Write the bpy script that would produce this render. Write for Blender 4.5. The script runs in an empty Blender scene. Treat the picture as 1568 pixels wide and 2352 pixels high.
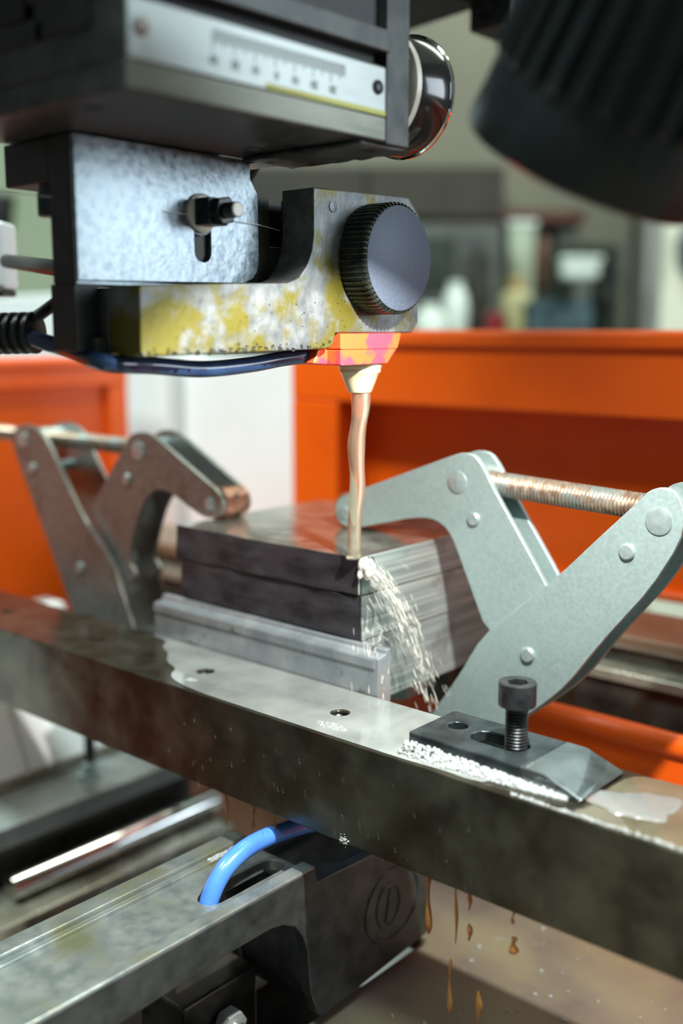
import bpy, bmesh, math, random
from mathutils import Vector, Matrix, noise as mnoise
random.seed(7)
SC = bpy.context.scene
COL = SC.collection
PI = math.pi
ZOFF = 1200.0            # all coordinates below are millimetres; the eye stands 1.2 m above the shop floor
def W(x, y, z): return Vector((x, y, z + ZOFF)) * 0.001

# ---------------------------------------------------------------- camera
YAW = math.radians(40.954)
PITCH = math.radians(9.711)
cam_d = bpy.data.cameras.new('camera'); cam = bpy.data.objects.new('camera', cam_d); COL.objects.link(cam)
cam_d.sensor_fit = 'HORIZONTAL'; cam_d.sensor_width = 24.0; cam_d.lens = 2460.0 / 1568.0 * 24.0
cam.location = W(0, 0, 0)
cam.rotation_euler = (PI / 2 - PITCH, 0, YAW)
cam_d.clip_start = 0.01; cam_d.clip_end = 50
cam_d.dof.use_dof = True; cam_d.dof.focus_distance = 0.50; cam_d.dof.aperture_fstop = 3.4
SC.camera = cam

# ---------------------------------------------------------------- world, lights, exposure
wd = bpy.data.worlds.new('workshop_ambient'); SC.world = wd; wd.use_nodes = True
wd.node_tree.nodes['Background'].inputs[0].default_value = (0.62, 0.72, 0.72, 1)
wd.node_tree.nodes['Background'].inputs[1].default_value = 0.13
SC.view_settings.view_transform = 'Standard'; SC.view_settings.look = 'None'
SC.view_settings.gamma = 1.0; SC.view_settings.use_curve_mapping = False
SC.view_settings.exposure = 0.68

def area(name, loc, target, sx, sy, power, color):
    d = bpy.data.lights.new(name, 'AREA'); d.shape = 'RECTANGLE'; d.size = sx; d.size_y = sy
    d.energy = power; d.color = color
    o = bpy.data.objects.new(name, d); COL.objects.link(o)
    o.location = loc
    o.rotation_euler = (Vector(target) - Vector(loc)).to_track_quat('-Z', 'Y').to_euler()
    return o
# rows of ceiling tubes of the workshop
area('ceiling_tubes', (-0.55, -0.35, 2.85), (-0.5, 0.45, 1.1), 1.5, 0.3, 52, (0.84, 1.0, 0.98))
area('ceiling_tubes', (-0.5, 2.0, 3.0), (-0.9, 2.4, 1.0), 1.6, 0.4, 19, (0.95, 1.0, 0.86))
# tall daylight window in the right-hand wall of the shop
area('daylight_window', (1.9, 1.7, 1.75), (-0.3, 0.4, 1.2), 1.3, 1.1, 30, (0.80, 0.92, 1.0))

# ---------------------------------------------------------------- materials
MATS = {}
def mat(name, c1, c2=None, rough=0.5, metal=0.0, scale=120.0, detail=6.0, bump=0.0, bscale=400.0, contrast=(0.35, 0.65),
        rvar=0.12, trans=0.0, ior=1.45, emit=None, stretch=None, c3=None, c3scale=40.0, c3range=(0.55, 0.62), c3z=None,
        coat=0.0, alpha=1.0, spec=0.5):
    m = bpy.data.materials.new(name); m.use_nodes = True
    nt = m.node_tree; nd = nt.nodes; lk = nt.links
    b = nd['Principled BSDF']
    b.inputs['Metallic'].default_value = metal
    b.inputs['Roughness'].default_value = rough
    b.inputs['IOR'].default_value = ior
    b.inputs['Transmission Weight'].default_value = trans
    b.inputs['Coat Weight'].default_value = coat
    b.inputs['Coat Roughness'].default_value = 0.06
    b.inputs['Specular IOR Level'].default_value = spec
    b.inputs['Alpha'].default_value = alpha
    if emit:
        b.inputs['Emission Color'].default_value = (*emit[0], 1); b.inputs['Emission Strength'].default_value = emit[1]
    tc = nd.new('ShaderNodeTexCoord'); mp = nd.new('ShaderNodeMapping'); lk.new(tc.outputs['Object'], mp.inputs['Vector'])
    if stretch: mp.inputs['Scale'].default_value = stretch
    b.inputs['Base Color'].default_value = (*c1, 1)
    if c2 is not None:
        n = nd.new('ShaderNodeTexNoise'); n.inputs['Scale'].default_value = scale; n.inputs['Detail'].default_value = detail
        lk.new(mp.outputs['Vector'], n.inputs['Vector'])
        r = nd.new('ShaderNodeValToRGB'); r.color_ramp.elements[0].position = contrast[0]; r.color_ramp.elements[1].position = contrast[1]
        r.color_ramp.elements[0].color = (*c1, 1); r.color_ramp.elements[1].color = (*c2, 1)
        lk.new(n.outputs['Fac'], r.inputs['Fac'])
        out = r.outputs['Color']
        if c3 is not None:
            n3 = nd.new('ShaderNodeTexNoise'); n3.inputs['Scale'].default_value = c3scale; n3.inputs['Detail'].default_value = 7
            n3.inputs['Roughness'].default_value = 0.62
            lk.new(tc.outputs['Object'], n3.inputs['Vector'])
            r3 = nd.new('ShaderNodeValToRGB'); r3.color_ramp.elements[0].position = c3range[0]; r3.color_ramp.elements[1].position = c3range[1]
            lk.new(n3.outputs['Fac'], r3.inputs['Fac'])
            mx = nd.new('ShaderNodeMix'); mx.data_type = 'RGBA'
            lk.new(r3.outputs['Color'], mx.inputs['Factor']); lk.new(out, mx.inputs[6]); mx.inputs[7].default_value = (*c3, 1)
            out = mx.outputs[2]
        lk.new(out, b.inputs['Base Color'])
        if rvar:
            mr = nd.new('ShaderNodeMapRange'); mr.inputs['To Min'].default_value = max(0.02, rough - rvar); mr.inputs['To Max'].default_value = min(1, rough + rvar)
            lk.new(n.outputs['Fac'], mr.inputs['Value']); lk.new(mr.outputs['Result'], b.inputs['Roughness'])
    if bump:
        bn = nd.new('ShaderNodeTexNoise'); bn.inputs['Scale'].default_value = bscale; bn.inputs['Detail'].default_value = 4
        lk.new(mp.outputs['Vector'], bn.inputs['Vector'])
        bp = nd.new('ShaderNodeBump'); bp.inputs['Strength'].default_value = bump; bp.inputs['Distance'].default_value = 0.0006
        lk.new(bn.outputs['Fac'], bp.inputs['Height']); lk.new(bp.outputs['Normal'], b.inputs['Normal'])
    MATS[name] = m
    return m
mat('wet_bar_steel', (0.046, 0.042, 0.029), (0.10, 0.094, 0.069), 0.19, 0.7, 60, bump=0.12, bscale=90, c3=(0.05, 0.036, 0.018), c3scale=22, c3range=(0.5, 0.68))
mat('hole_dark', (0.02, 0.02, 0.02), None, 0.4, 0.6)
mat('ground_steel', (0.27, 0.33, 0.325), (0.46, 0.52, 0.50), 0.36, 0.5, 90, stretch=(1, 0.12, 9), contrast=(0.42, 0.58), bump=0.3, bscale=120, c3=(0.16, 0.15, 0.13), c3scale=26, c3range=(0.58, 0.75))
mat('block_top_steel', (0.24, 0.22, 0.19), (0.45, 0.42, 0.36), 0.14, 0.75, 45, bump=0.35, bscale=55, c3=(0.16, 0.07, 0.04), c3scale=20, c3range=(0.56, 0.7))
mat('mill_scale', (0.022, 0.021, 0.025), (0.06, 0.056, 0.063), 0.4, 0.35, 50, stretch=(1, 1, 3), bump=0.5, bscale=120, c3=(0.045, 0.04, 0.052), c3scale=30)
mat('strip_steel', (0.28, 0.32, 0.345), (0.44, 0.48, 0.50), 0.3, 0.6, 50, bump=0.2, bscale=80, c3=(0.12, 0.09, 0.06), c3scale=45, c3range=(0.6, 0.68))
mat('zinc_plate', (0.355, 0.465, 0.46), (0.415, 0.52, 0.515), 0.4, 0.6, 480, detail=9, bump=0.08, bscale=500, c3=(0.36, 0.30, 0.14), c3scale=110, c3range=(0.70, 0.75))
mat('zinc_pin', (0.36, 0.45, 0.45), (0.46, 0.54, 0.54), 0.28, 0.65, 300)
mat('zinc_shaded', (0.19, 0.195, 0.18), (0.26, 0.265, 0.245), 0.36, 0.65, 300, detail=9, c3=(0.13, 0.11, 0.08), c3scale=30, c3range=(0.55, 0.7))  # zinc darkened and browned: the arm's shadow over the left clamp painted in
mat('bronze_rod', (0.30, 0.20, 0.14), (0.52, 0.42, 0.33), 0.35, 0.8, 260, c3=(0.35, 0.38, 0.36), c3scale=60, c3range=(0.5, 0.6))
mat('copper_jaw', (0.30, 0.14, 0.09), (0.45, 0.25, 0.17), 0.35, 0.7, 200, c3=(0.05, 0.04, 0.04), c3scale=140, c3range=(0.52, 0.6))
mat('black_oxide', (0.018, 0.021, 0.024), (0.05, 0.056, 0.06), 0.32, 0.6, 160, bump=0.1)
mat('strap_steel', (0.022, 0.031, 0.034), (0.065, 0.082, 0.086), 0.24, 0.65, 90, bump=0.15, bscale=120)
mat('strap_wet', (0.05, 0.065, 0.068), (0.12, 0.145, 0.15), 0.1, 0.6, 60, bump=0.9, bscale=70, rvar=0.05, coat=1.0)
mat('arm_steel', (0.10, 0.11, 0.11), (0.185, 0.20, 0.20), 0.44, 0.5, 140, detail=10, bump=0.22, bscale=420, c3=(0.125, 0.108, 0.014), c3scale=38, c3range=(0.49, 0.59))
mat('arm_dark', (0.055, 0.06, 0.058), (0.11, 0.12, 0.115), 0.42, 0.45, 90, bump=0.2, bscale=300)
mat('bracket_zinc', (0.13, 0.158, 0.178), (0.24, 0.28, 0.305), 0.32, 0.8, 300, contrast=(0.36, 0.6), detail=10, bump=0.25, bscale=260, c3=(0.22, 0.2, 0.14), c3scale=70, c3range=(0.66, 0.74))
mat('cast_dark', (0.018, 0.022, 0.022), (0.037, 0.041, 0.04), 0.5, 0.3, 90, bump=0.15)
mat('slide_steel', (0.034, 0.039, 0.039), (0.075, 0.079, 0.075), 0.4, 0.5, 80, bump=0.12, c3=(0.12, 0.05, 0.03), c3scale=24, c3range=(0.64, 0.72))
mat('slide_edge_steel', (0.15, 0.16, 0.13), (0.26, 0.27, 0.22), 0.42, 0.5, 60, stretch=(1, 0.4, 3), bump=0.1)
mat('scale_aluminium', (0.32, 0.355, 0.345), (0.42, 0.455, 0.44), 0.38, 0.55, 60, stretch=(1, 0.3, 2), c3=(0.42, 0.40, 0.34), c3scale=40, c3range=(0.6, 0.75))
mat('scale_yellow', (0.55, 0.55, 0.08), (0.66, 0.66, 0.2), 0.5, 0.0, 100)
mat('ink', (0.03, 0.035, 0.035), None, 0.6)
mat('knob_slate', (0.062, 0.080, 0.115), (0.085, 0.105, 0.145), 0.55, 0.15, 900, bump=0.2, bscale=1500)
mat('knob_side', (0.02, 0.027, 0.024), (0.05, 0.058, 0.045), 0.3, 0.55, 200)
mat('red_plastic', (0.86, 0.055, 0.09), (0.90, 0.12, 0.03), 0.3, 0, 60, contrast=(0.5, 0.56), coat=0.3)
mat('cream_plastic', (0.55, 0.48, 0.28), (0.72, 0.66, 0.45), 0.22, 0, 90, coat=0.4)
mat('nylon', (0.72, 0.68, 0.58), (0.8, 0.78, 0.7), 0.35, 0, 100)
mat('blue_cable', (0.008, 0.018, 0.05), (0.015, 0.04, 0.10), 0.22, 0, 50, coat=0.5)
mat('blue_hose', (0.06, 0.20, 0.72), (0.09, 0.28, 0.82), 0.22, 0, 60, coat=0.6)
mat('black_rubber', (0.012, 0.013, 0.014), (0.03, 0.03, 0.03), 0.4, 0, 100)
mat('chrome', (0.75, 0.76, 0.76), None, 0.08, 1.0)
mat('gloss_black', (0.010, 0.011, 0.012), (0.02, 0.02, 0.02), 0.16, 0.0, 40, coat=0.3)
mat('orange_paint', (0.88, 0.115, 0.004), (0.82, 0.098, 0.003), 0.34, 0, 14, bump=0.06, bscale=120, rvar=0.06, coat=0.15)
mat('white_paint', (0.84, 0.87, 0.87), (0.78, 0.80, 0.79), 0.4, 0, 8, c3=(0.62, 0.6, 0.54), c3scale=9, c3range=(0.62, 0.8))
mat('rail_steel', (0.055, 0.058, 0.05), (0.12, 0.12, 0.10), 0.3, 0.6, 50, c3=(0.09, 0.07, 0.04), c3scale=30)
mat('ledge_tan', (0.30, 0.28, 0.21), (0.44, 0.42, 0.35), 0.25, 0.6, 60)
mat('brown_top', (0.20, 0.13, 0.085), (0.26, 0.17, 0.11), 0.3, 0.3, 30)
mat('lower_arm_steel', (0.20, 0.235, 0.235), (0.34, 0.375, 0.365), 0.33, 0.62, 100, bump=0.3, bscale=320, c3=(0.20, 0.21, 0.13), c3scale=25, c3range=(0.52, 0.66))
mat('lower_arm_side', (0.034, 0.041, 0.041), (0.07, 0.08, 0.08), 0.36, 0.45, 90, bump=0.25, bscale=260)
mat('water', (0.93, 0.95, 0.93), None, 0.03, 0, trans=1.0, ior=1.33)
mat('water_tan', (0.80, 0.68, 0.48), (0.93, 0.86, 0.72), 0.04, 0, 120, stretch=(1, 1, 0.2), trans=0.88, ior=1.33, rvar=0.02)
mat('water_brown', (0.42, 0.21, 0.06), (0.55, 0.30, 0.1), 0.05, 0, 80, trans=0.75, ior=1.33, rvar=0.02)
mat('milky_film', (0.20, 0.22, 0.21), (0.32, 0.345, 0.33), 0.06, 0, 30, bump=0.5, bscale=30, rvar=0.02, trans=0.25, ior=1.33, coat=1.0)
mat('tan_film', (0.075, 0.064, 0.04), (0.12, 0.105, 0.07), 0.07, 0.1, 40, bump=0.3, bscale=30, rvar=0.02, coat=0.8)
mat('clear_film', (0.42, 0.44, 0.42), (0.52, 0.54, 0.52), 0.05, 0, 40, bump=0.3, bscale=40, rvar=0.02, trans=0.75, ior=1.33, coat=0.6)
mat('foam', (0.76, 0.81, 0.81), None, 0.05, 0, trans=0.68, ior=1.2, coat=0.6)
mat('lamp_black', (0.009, 0.012, 0.0125), (0.014, 0.018, 0.0185), 0.3, 0.1, 60)
mat('spray', (0.97, 0.95, 0.88), None, 0.05, 0, trans=0.5, ior=1.33, coat=0.5)
mat('lamp_lens', (1, 0.98, 0.92), None, 0.5, 0, emit=((1.0, 0.98, 0.93), 12.0))
mat('tank_floor', (0.125, 0.105, 0.088), (0.19, 0.16, 0.135), 0.36, 0, 14, bump=0.3, bscale=60, c3=(0.19, 0.165, 0.10), c3scale=7, c3range=(0.5, 0.65))
mat('oily_dark', (0.012, 0.011, 0.010), (0.03, 0.026, 0.022), 0.3, 0.1, 60, bump=0.3, bscale=80)
mat('rust_red', (0.16, 0.035, 0.02), (0.26, 0.07, 0.03), 0.45, 0.1, 80)
mat('grey_ledge', (0.24, 0.27, 0.27), (0.34, 0.37, 0.36), 0.35, 0.3, 40)
mat('wall_beige', (0.17, 0.165, 0.125), (0.21, 0.205, 0.16), 0.8, 0, 3)
mat('wall_green', (0.33, 0.40, 0.27), (0.39, 0.45, 0.32), 0.8, 0, 3)
mat('concrete', (0.20, 0.19, 0.17), (0.27, 0.26, 0.24), 0.7, 0, 4)
mat('wood_dark', (0.022, 0.019, 0.012), (0.036, 0.03, 0.019), 0.55, 0, 12)
mat('shelf_red_brown', (0.07, 0.028, 0.018), (0.10, 0.04, 0.026), 0.5, 0, 12)
mat('grey_machine', (0.075, 0.085, 0.075), (0.12, 0.13, 0.115), 0.5, 0.1, 8)
mat('sage_paint', (0.42, 0.48, 0.36), (0.47, 0.53, 0.41), 0.5, 0, 8)
mat('pale_plastic', (0.62, 0.70, 0.62), (0.7, 0.76, 0.7), 0.35, 0, 8)
mat('olive_plastic', (0.38, 0.36, 0.18), (0.45, 0.42, 0.22), 0.4, 0, 8)
mat('brown_leather', (0.18, 0.09, 0.065), (0.22, 0.12, 0.09), 0.6, 0, 20)
mat('dark_green_paint', (0.02, 0.028, 0.022), (0.035, 0.045, 0.035), 0.4, 0.1, 10)
mat('teal_cloth', (0.025, 0.05, 0.058), (0.04, 0.075, 0.085), 0.7, 0, 20)
mat('red_can_paint', (0.28, 0.02, 0.03), None, 0.35)
mat('cream_paint', (0.66, 0.66, 0.50), (0.72, 0.72, 0.58), 0.5, 0, 6)
mat('slate_cloth', (0.07, 0.10, 0.11), (0.1, 0.13, 0.14), 0.7, 0, 20)
mat('ochre_card', (0.40, 0.27, 0.10), (0.46, 0.33, 0.15), 0.7, 0, 10)

# ---------------------------------------------------------------- geometry helpers
ORG = {}
class MB:
    """collects shapes in millimetres; build() makes ONE mesh object"""
    def __init__(s): s.bm = bmesh.new()
    def _tag(s, faces, mi, smooth):
        for f in faces:
            f.material_index = mi; f.smooth = smooth
    def box(s, x0, x1, y0, y1, z0, z1, mi=0):
        v = [s.bm.verts.new((x, y, z)) for z in (z0, z1) for y in (y0, y1) for x in (x0, x1)]
        fs = [s.bm.faces.new([v[i] for i in q]) for q in ((0, 2, 3, 1), (4, 5, 7, 6), (0, 1, 5, 4), (2, 6, 7, 3), (0, 4, 6, 2), (1, 3, 7, 5))]
        s._tag(fs, mi, False); return fs
    def gridbox(s, x0, x1, y0, y1, z0, z1, nx, ny, nz, amp=0.0, fr=0.03, mfun=None, seed=0.0):
        vd = {}
        def vert(i, j, k):
            key = (i, j, k)
            if key not in vd:
                p = Vector((x0 + (x1 - x0) * i / nx, y0 + (y1 - y0) * j / ny, z0 + (z1 - z0) * k / nz))
                d = mnoise.noise_vector(p * fr + Vector((seed, seed * 2, seed))) * amp
                vd[key] = s.bm.verts.new(p + d)
            return vd[key]
        def quad(a, b, c, d, axis):
            f = s.bm.faces.new((a, b, c, d)); f.smooth = False
            f.material_index = mfun(axis) if mfun else 0
        for i in range(nx):
            for j in range(ny):
                quad(vert(i, j, 0), vert(i, j + 1, 0), vert(i + 1, j + 1, 0), vert(i + 1, j, 0), '-z')
                quad(vert(i, j, nz), vert(i + 1, j, nz), vert(i + 1, j + 1, nz), vert(i, j + 1, nz), '+z')
        for i in range(nx):
            for k in range(nz):
                quad(vert(i, 0, k), vert(i + 1, 0, k), vert(i + 1, 0, k + 1), vert(i, 0, k + 1), '-y')
                quad(vert(i, ny, k), vert(i, ny, k + 1), vert(i + 1, ny, k + 1), vert(i + 1, ny, k), '+y')
        for j in range(ny):
            for k in range(nz):
                quad(vert(0, j, k), vert(0, j, k + 1), vert(0, j + 1, k + 1), vert(0, j + 1, k), '-x')
                quad(vert(nx, j, k), vert(nx, j + 1, k), vert(nx, j + 1, k + 1), vert(nx, j, k + 1), '+x')
    def prism(s, loops, axis, a, b, mi=0, smooth=False):
        """loops: outer outline then holes, 2-D; axis 'x' takes (y,z), 'y' takes (x,z), 'z' takes (x,y)"""
        if not isinstance(loops[0][0], (tuple, list)): loops = [loops]
        def P(q, t):
            return {'x': (t, q[0], q[1]), 'y': (q[0], t, q[1]), 'z': (q[0], q[1], t)}[axis]
        tmp = bmesh.new(); edges = []; idx = {}
        for li, L in enumerate(loops):
            vs = [tmp.verts.new((q[0], q[1], 0)) for q in L]
            for n, v in enumerate(vs): idx[v] = (li, n)
            for n in range(len(vs)): edges.append(tmp.edges.new((vs[n], vs[(n + 1) % len(vs)])))
        bmesh.ops.triangle_fill(tmp, edges=edges, use_beauty=True, use_dissolve=False, normal=(0, 0, 1))
        lo = [[s.bm.verts.new(P(q, a)) for q in L] for L in loops]
        hi = [[s.bm.verts.new(P(q, b)) for q in L] for L in loops]
        fs = []
        for f in tmp.faces:
            ids = [idx[v] for v in f.verts]
            fs.append(s.bm.faces.new([hi[l][n] for l, n in ids]))
            fs.append(s.bm.faces.new([lo[l][n] for l, n in reversed(ids)]))
        tmp.free()
        sd = []
        for l in range(len(loops)):
            n = len(loops[l])
            for i in range(n):
                j = (i + 1) % n
                sd.append(s.bm.faces.new((lo[l][i], lo[l][j], hi[l][j], hi[l][i])))
        s._tag(fs, mi, False); s._tag(sd, mi, smooth)
        bmesh.ops.recalc_face_normals(s.bm, faces=fs + sd)
        return fs + sd
    def lathe(s, prof, p0, axis, seg=32, mi=0, rfun=None, cap=True):
        """prof: list of (distance along axis, radius)"""
        a = Vector(axis).normalized(); p0 = Vector(p0)
        u = a.orthogonal().normalized(); w = a.cross(u)
        rings = []
        for t, r in prof:
            ring = []
            for i in range(seg):
                an = 2 * PI * i / seg
                rr = rfun(t, r, i) if rfun else r
                ring.append(s.bm.verts.new(p0 + a * t + (u * math.cos(an) + w * math.sin(an)) * rr))
            rings.append(ring)
        fs = []
        for k in range(len(rings) - 1):
            for i in range(seg):
                j = (i + 1) % seg
                fs.append(s.bm.faces.new((rings[k][i], rings[k][j], rings[k + 1][j], rings[k + 1][i])))
        if cap:
            fs.append(s.bm.faces.new(list(reversed(rings[0])))); fs.append(s.bm.faces.new(rings[-1]))
        s._tag(fs, mi, True); return fs
    def cyl(s, p0, p1, r0, r1=None, seg=24, mi=0):
        p0 = Vector(p0); p1 = Vector(p1)
        return s.lathe([(0, r0), ((p1 - p0).length, r0 if r1 is None else r1)], p0, p1 - p0, seg, mi)
    def tube(s, pts, r, seg=14, mi=0, rads=None, res=6):
        P = [Vector(p) for p in pts]
        if len(P) > 2 and res > 1:
            Q = []; RR = []
            for i in range(len(P) - 1):
                a = P[max(i - 1, 0)]; b = P[i]; c = P[i + 1]; d = P[min(i + 2, len(P) - 1)]
                for k in range(res):
                    t = k / res
                    Q.append(0.5 * ((2 * b) + (c - a) * t + (2 * a - 5 * b + 4 * c - d) * t * t + (3 * b - a - 3 * c + d) * t ** 3))
                    if rads: RR.append(rads[i] * (1 - t) + rads[i + 1] * t)
            Q.append(P[-1]); P = Q
            if rads: RR.append(rads[-1]); rads = RR
        tn = (P[1] - P[0]).normalized(); u = tn.orthogonal().normalized(); rings = []
        for i, p in enumerate(P):
            t2 = (P[min(i + 1, len(P) - 1)] - P[max(i - 1, 0)]).normalized()
            u = (u - t2 * u.dot(t2)).normalized(); w = t2.cross(u)
            rr = rads[i] if rads else r
            rings.append([s.bm.verts.new(p + (u * math.cos(2 * PI * k / seg) + w * math.sin(2 * PI * k / seg)) * rr) for k in range(seg)])
        fs = []
        for k in range(len(rings) - 1):
            for i in range(seg):
                j = (i + 1) % seg
                fs.append(s.bm.faces.new((rings[k][i], rings[k][j], rings[k + 1][j], rings[k + 1][i])))
        fs.append(s.bm.faces.new(list(reversed(rings[0])))); fs.append(s.bm.faces.new(rings[-1]))
        s._tag(fs, mi, True); return fs
    def ball(s, c, r, sub=2, mi=0, sc=(1, 1, 1)):
        m = Matrix.Translation(Vector(c)) @ Matrix.Diagonal((r * sc[0], r * sc[1], r * sc[2], 1))
        g = bmesh.ops.create_icosphere(s.bm, subdivisions=sub, radius=1.0, matrix=m)
        fs = {f for v in g['verts'] for f in v.link_faces}
        s._tag(fs, mi, True); return fs
    def build(s, name, mats, parent=None, bevel=0.0, seg=2, sharp=35, label=None, local=False):
        """local: coordinates are relative to the parent (used by turned things)"""
        org = Vector((0, 0, 0)) if (parent is None or local) else ORG[parent.name]
        org = Vector(org)
        for v in s.bm.verts: v.co = (v.co - org) * 0.001
        if parent is None and not local:
            # a thing that is one mesh: origin at its base
            zs = [v.co.z for v in s.bm.verts]; c = Vector((0, 0, 0))
            for v in s.bm.verts: c += v.co
            c /= max(1, len(s.bm.verts)); c.z = min(zs)
            for v in s.bm.verts: v.co -= c
        bmesh.ops.recalc_face_normals(s.bm, faces=s.bm.faces)
        me = bpy.data.meshes.new(name); s.bm.to_mesh(me); s.bm.free()
        for m in ([mats] if isinstance(mats, str) else mats): me.materials.append(MATS[m])
        me.set_sharp_from_angle(angle=math.radians(sharp))
        o = bpy.data.objects.new(name, me); COL.objects.link(o)
        if parent is not None: o.parent = parent; ORG[o.name] = org.copy()
        elif not local: o.location = c + Vector((0, 0, ZOFF * 0.001))
        if bevel:
            bv = o.modifiers.new('bevel', 'BEVEL'); bv.width = bevel * 0.001; bv.segments = seg; bv.limit_method = 'ANGLE'; bv.angle_limit = math.radians(40)
            bv.harden_normals = True
        if label: o['label'] = label
        return o
def tag(o, label, cat=None, group=None, kind=None):
    o['label'] = label
    if cat: o['category'] = cat
    if group: o['group'] = group
    if kind: o['kind'] = kind
    return o
def thing(name, label, cat, loc, rotz=0.0, group=None, kind=None):
    o = bpy.data.objects.new(name, None); COL.objects.link(o); o.empty_display_size = 0.01
    o.location = W(*loc); o.rotation_euler = (0, 0, rotz); ORG[o.name] = Vector(loc)
    tag(o, label, cat, group, kind)
    return o
def copy_part(src, parent, loc=(0, 0, 0)):
    c = src.copy(); COL.objects.link(c); c.parent = parent; c.location = Vector(loc) * 0.001
    return c
def circ(cx, cy, r, n=20, a0=0.0): return [(cx + r * math.cos(a0 + 2 * PI * i / n), cy + r * math.sin(a0 + 2 * PI * i / n)) for i in range(n)]
def slot2(c0, c1, r, n=10):
    a = math.atan2(c1[1] - c0[1], c1[0] - c0[0]); L = []
    for i in range(n + 1): t = a - PI / 2 + PI * i / n; L.append((c1[0] + r * math.cos(t), c1[1] + r * math.sin(t)))
    for i in range(n + 1): t = a + PI / 2 + PI * i / n; L.append((c0[0] + r * math.cos(t), c0[1] + r * math.sin(t)))
    return L
def rounded(poly, it=2):
    for _ in range(it):
        q = []
        for i in range(len(poly)):
            a = poly[i]; b = poly[(i + 1) % len(poly)]
            d = math.hypot(a[0] - b[0], a[1] - b[1])
            f = min(0.25, 6.0 / max(d, 1e-6))
            q += [(a[0] + (b[0] - a[0]) * f, a[1] + (b[1] - a[1]) * f), (b[0] + (a[0] - b[0]) * f, b[1] + (a[1] - b[1]) * f)]
        poly = q
    return poly
def text_mesh(body, size):
    cu = bpy.data.curves.new('lettering', 'FONT'); cu.body = body; cu.size = size; cu.align_x = 'CENTER'; cu.align_y = 'CENTER'; cu.extrude = 0.00005
    o = bpy.data.objects.new('lettering', cu); COL.objects.link(o)
    dg = bpy.context.evaluated_depsgraph_get(); me = bpy.data.meshes.new_from_object(o.evaluated_get(dg))
    bpy.data.objects.remove(o); return me

# ================================================================ THE SHOP
R0 = YAW      # the shop behind the machine stands square to the view
def shop(name, label, cat, x, y, z, group=None, kind=None, turn=0.0):
    """a thing in the shop: x to the right, y away, in mm from the eye"""
    wx = x * math.cos(R0) - y * math.sin(R0); wy = x * math.sin(R0) + y * math.cos(R0)
    return thing(name, label, cat, (wx, wy, z), R0 + turn, group, kind)
t = shop('floor', 'grey concrete workshop floor under the machine', None, 0, 1500, -1200, kind='structure')
b = MB(); b.box(-4500, 4500, -3500, 3600, -60, 0); b.build('slab', 'concrete', t, local=True)
t = shop('wall_back', 'beige plaster wall at the back of the workshop', None, 0, 2760, -1200, kind='structure')
b = MB(); b.box(-300, 4500, 0, 100, 0, 3200); b.build('plaster', 'wall_beige', t, local=True)
t = shop('wall_left', 'pale green wall at the left of the workshop', None, -300, 3000, -1200, kind='structure')
b = MB(); b.box(-4000, 0, 0, 100, 0, 3200); b.build('plaster', 'wall_green', t, local=True)
t = shop('ceiling', 'pale workshop ceiling above the machine', None, 0, 1500, 2000, kind='structure')
b = MB(); b.box(-4500, 4500, -3500, 3600, 0, 60); b.build('slab', 'cream_paint', t, local=True)

# workbench hidden behind the tank rim; the things above stand on it
t = shop('workbench', 'dark workbench along the back wall behind the orange tank', 'workbench', 420, 2350, -1200)
b = MB(); b.box(-620, 170, -260, 300, 1130, 1165); b.build('worktop', 'wood_dark', t, local=True, bevel=3)
for x in (-590, 110):
    for y in (-240, 240):
        b = MB(); b.box(x, x + 50, y, y + 50, 0, 1130); b.build('leg', 'grey_machine', t, local=True)
BZ = -35
def shopbox(name, label, cat, x0, x1, z1, y, dep, m, detail=None, z0=BZ, turn=0.0, bevel=4):
    k = (y - dep / 2) / 2300.0; x0 *= k; x1 *= k; z1 *= k
    if z0 > 0: z0 *= k
    t = shop(name, label, cat, (x0 + x1) / 2, y, z0, turn=turn)
    w = (x1 - x0) / 2; b = MB(); b.box(-w, w, -dep / 2, dep / 2, 0, z1 - z0); b.build('body', m, t, local=True, bevel=bevel)
    if detail: detail(t, w, dep, z1 - z0)
    return t
def two_doors(t, w, d, h):
    for s in (-1, 1):
        b = MB(); b.box(min(0, s * w) + 5, max(0, s * w) - 5, -d / 2 - 14, -d / 2, 6, h - 6); o = b.build('door', 'wood_dark', t, local=True, bevel=2)
        b = MB(); b.cyl((s * 20, -d / 2 - 14, h * 0.4), (s * 20, -d / 2 - 30, h * 0.4), 7); b.build('knob', 'chrome', o, local=True)
shopbox('wall_cabinet', 'dark brown wall cabinet hanging behind the round knob', 'cabinet', -230, 338, 332, 2640, 220, 'wood_dark', two_doors, z0=222)
def housing(t, w, d, h):
    b = MB(); b.box(-w * 0.8, w * 0.1, -d / 2 - 8, -d / 2, h * 0.45, h * 0.9); b.build('panel', 'dark_green_paint', t, local=True, bevel=2)
    b = MB(); b.box(w * 0.25, w * 0.8, -d / 2 - 8, -d / 2, h * 0.15, h * 0.75); b.build('cover', 'rail_steel', t, local=True, bevel=2)
    b = MB(); b.cyl((w * 0.5, -d / 2, h * 0.86), (w * 0.5, -d / 2 - 30, h * 0.86), 12); b.build('dial', 'chrome', t, local=True)
shopbox('grey_machine_housing', 'dark grey machine housing on the bench right of the round knob', 'machine', 120, 335, 215, 2420, 200, 'grey_machine', housing)
t = shop('wall_shelf', 'red brown wall shelf with a diagonal bracket', 'shelf', 385, 2620, 240)
b = MB(); b.box(-170, 175, -90, 138, 0, 28); b.build('board', 'shelf_red_brown', t, local=True, bevel=2)
b = MB(); b.prism([(130, 0), (168, 0), (115, -120), (88, -120)], 'y', -60, -30); b.build('bracket', 'grey_machine', t, local=True)
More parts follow.
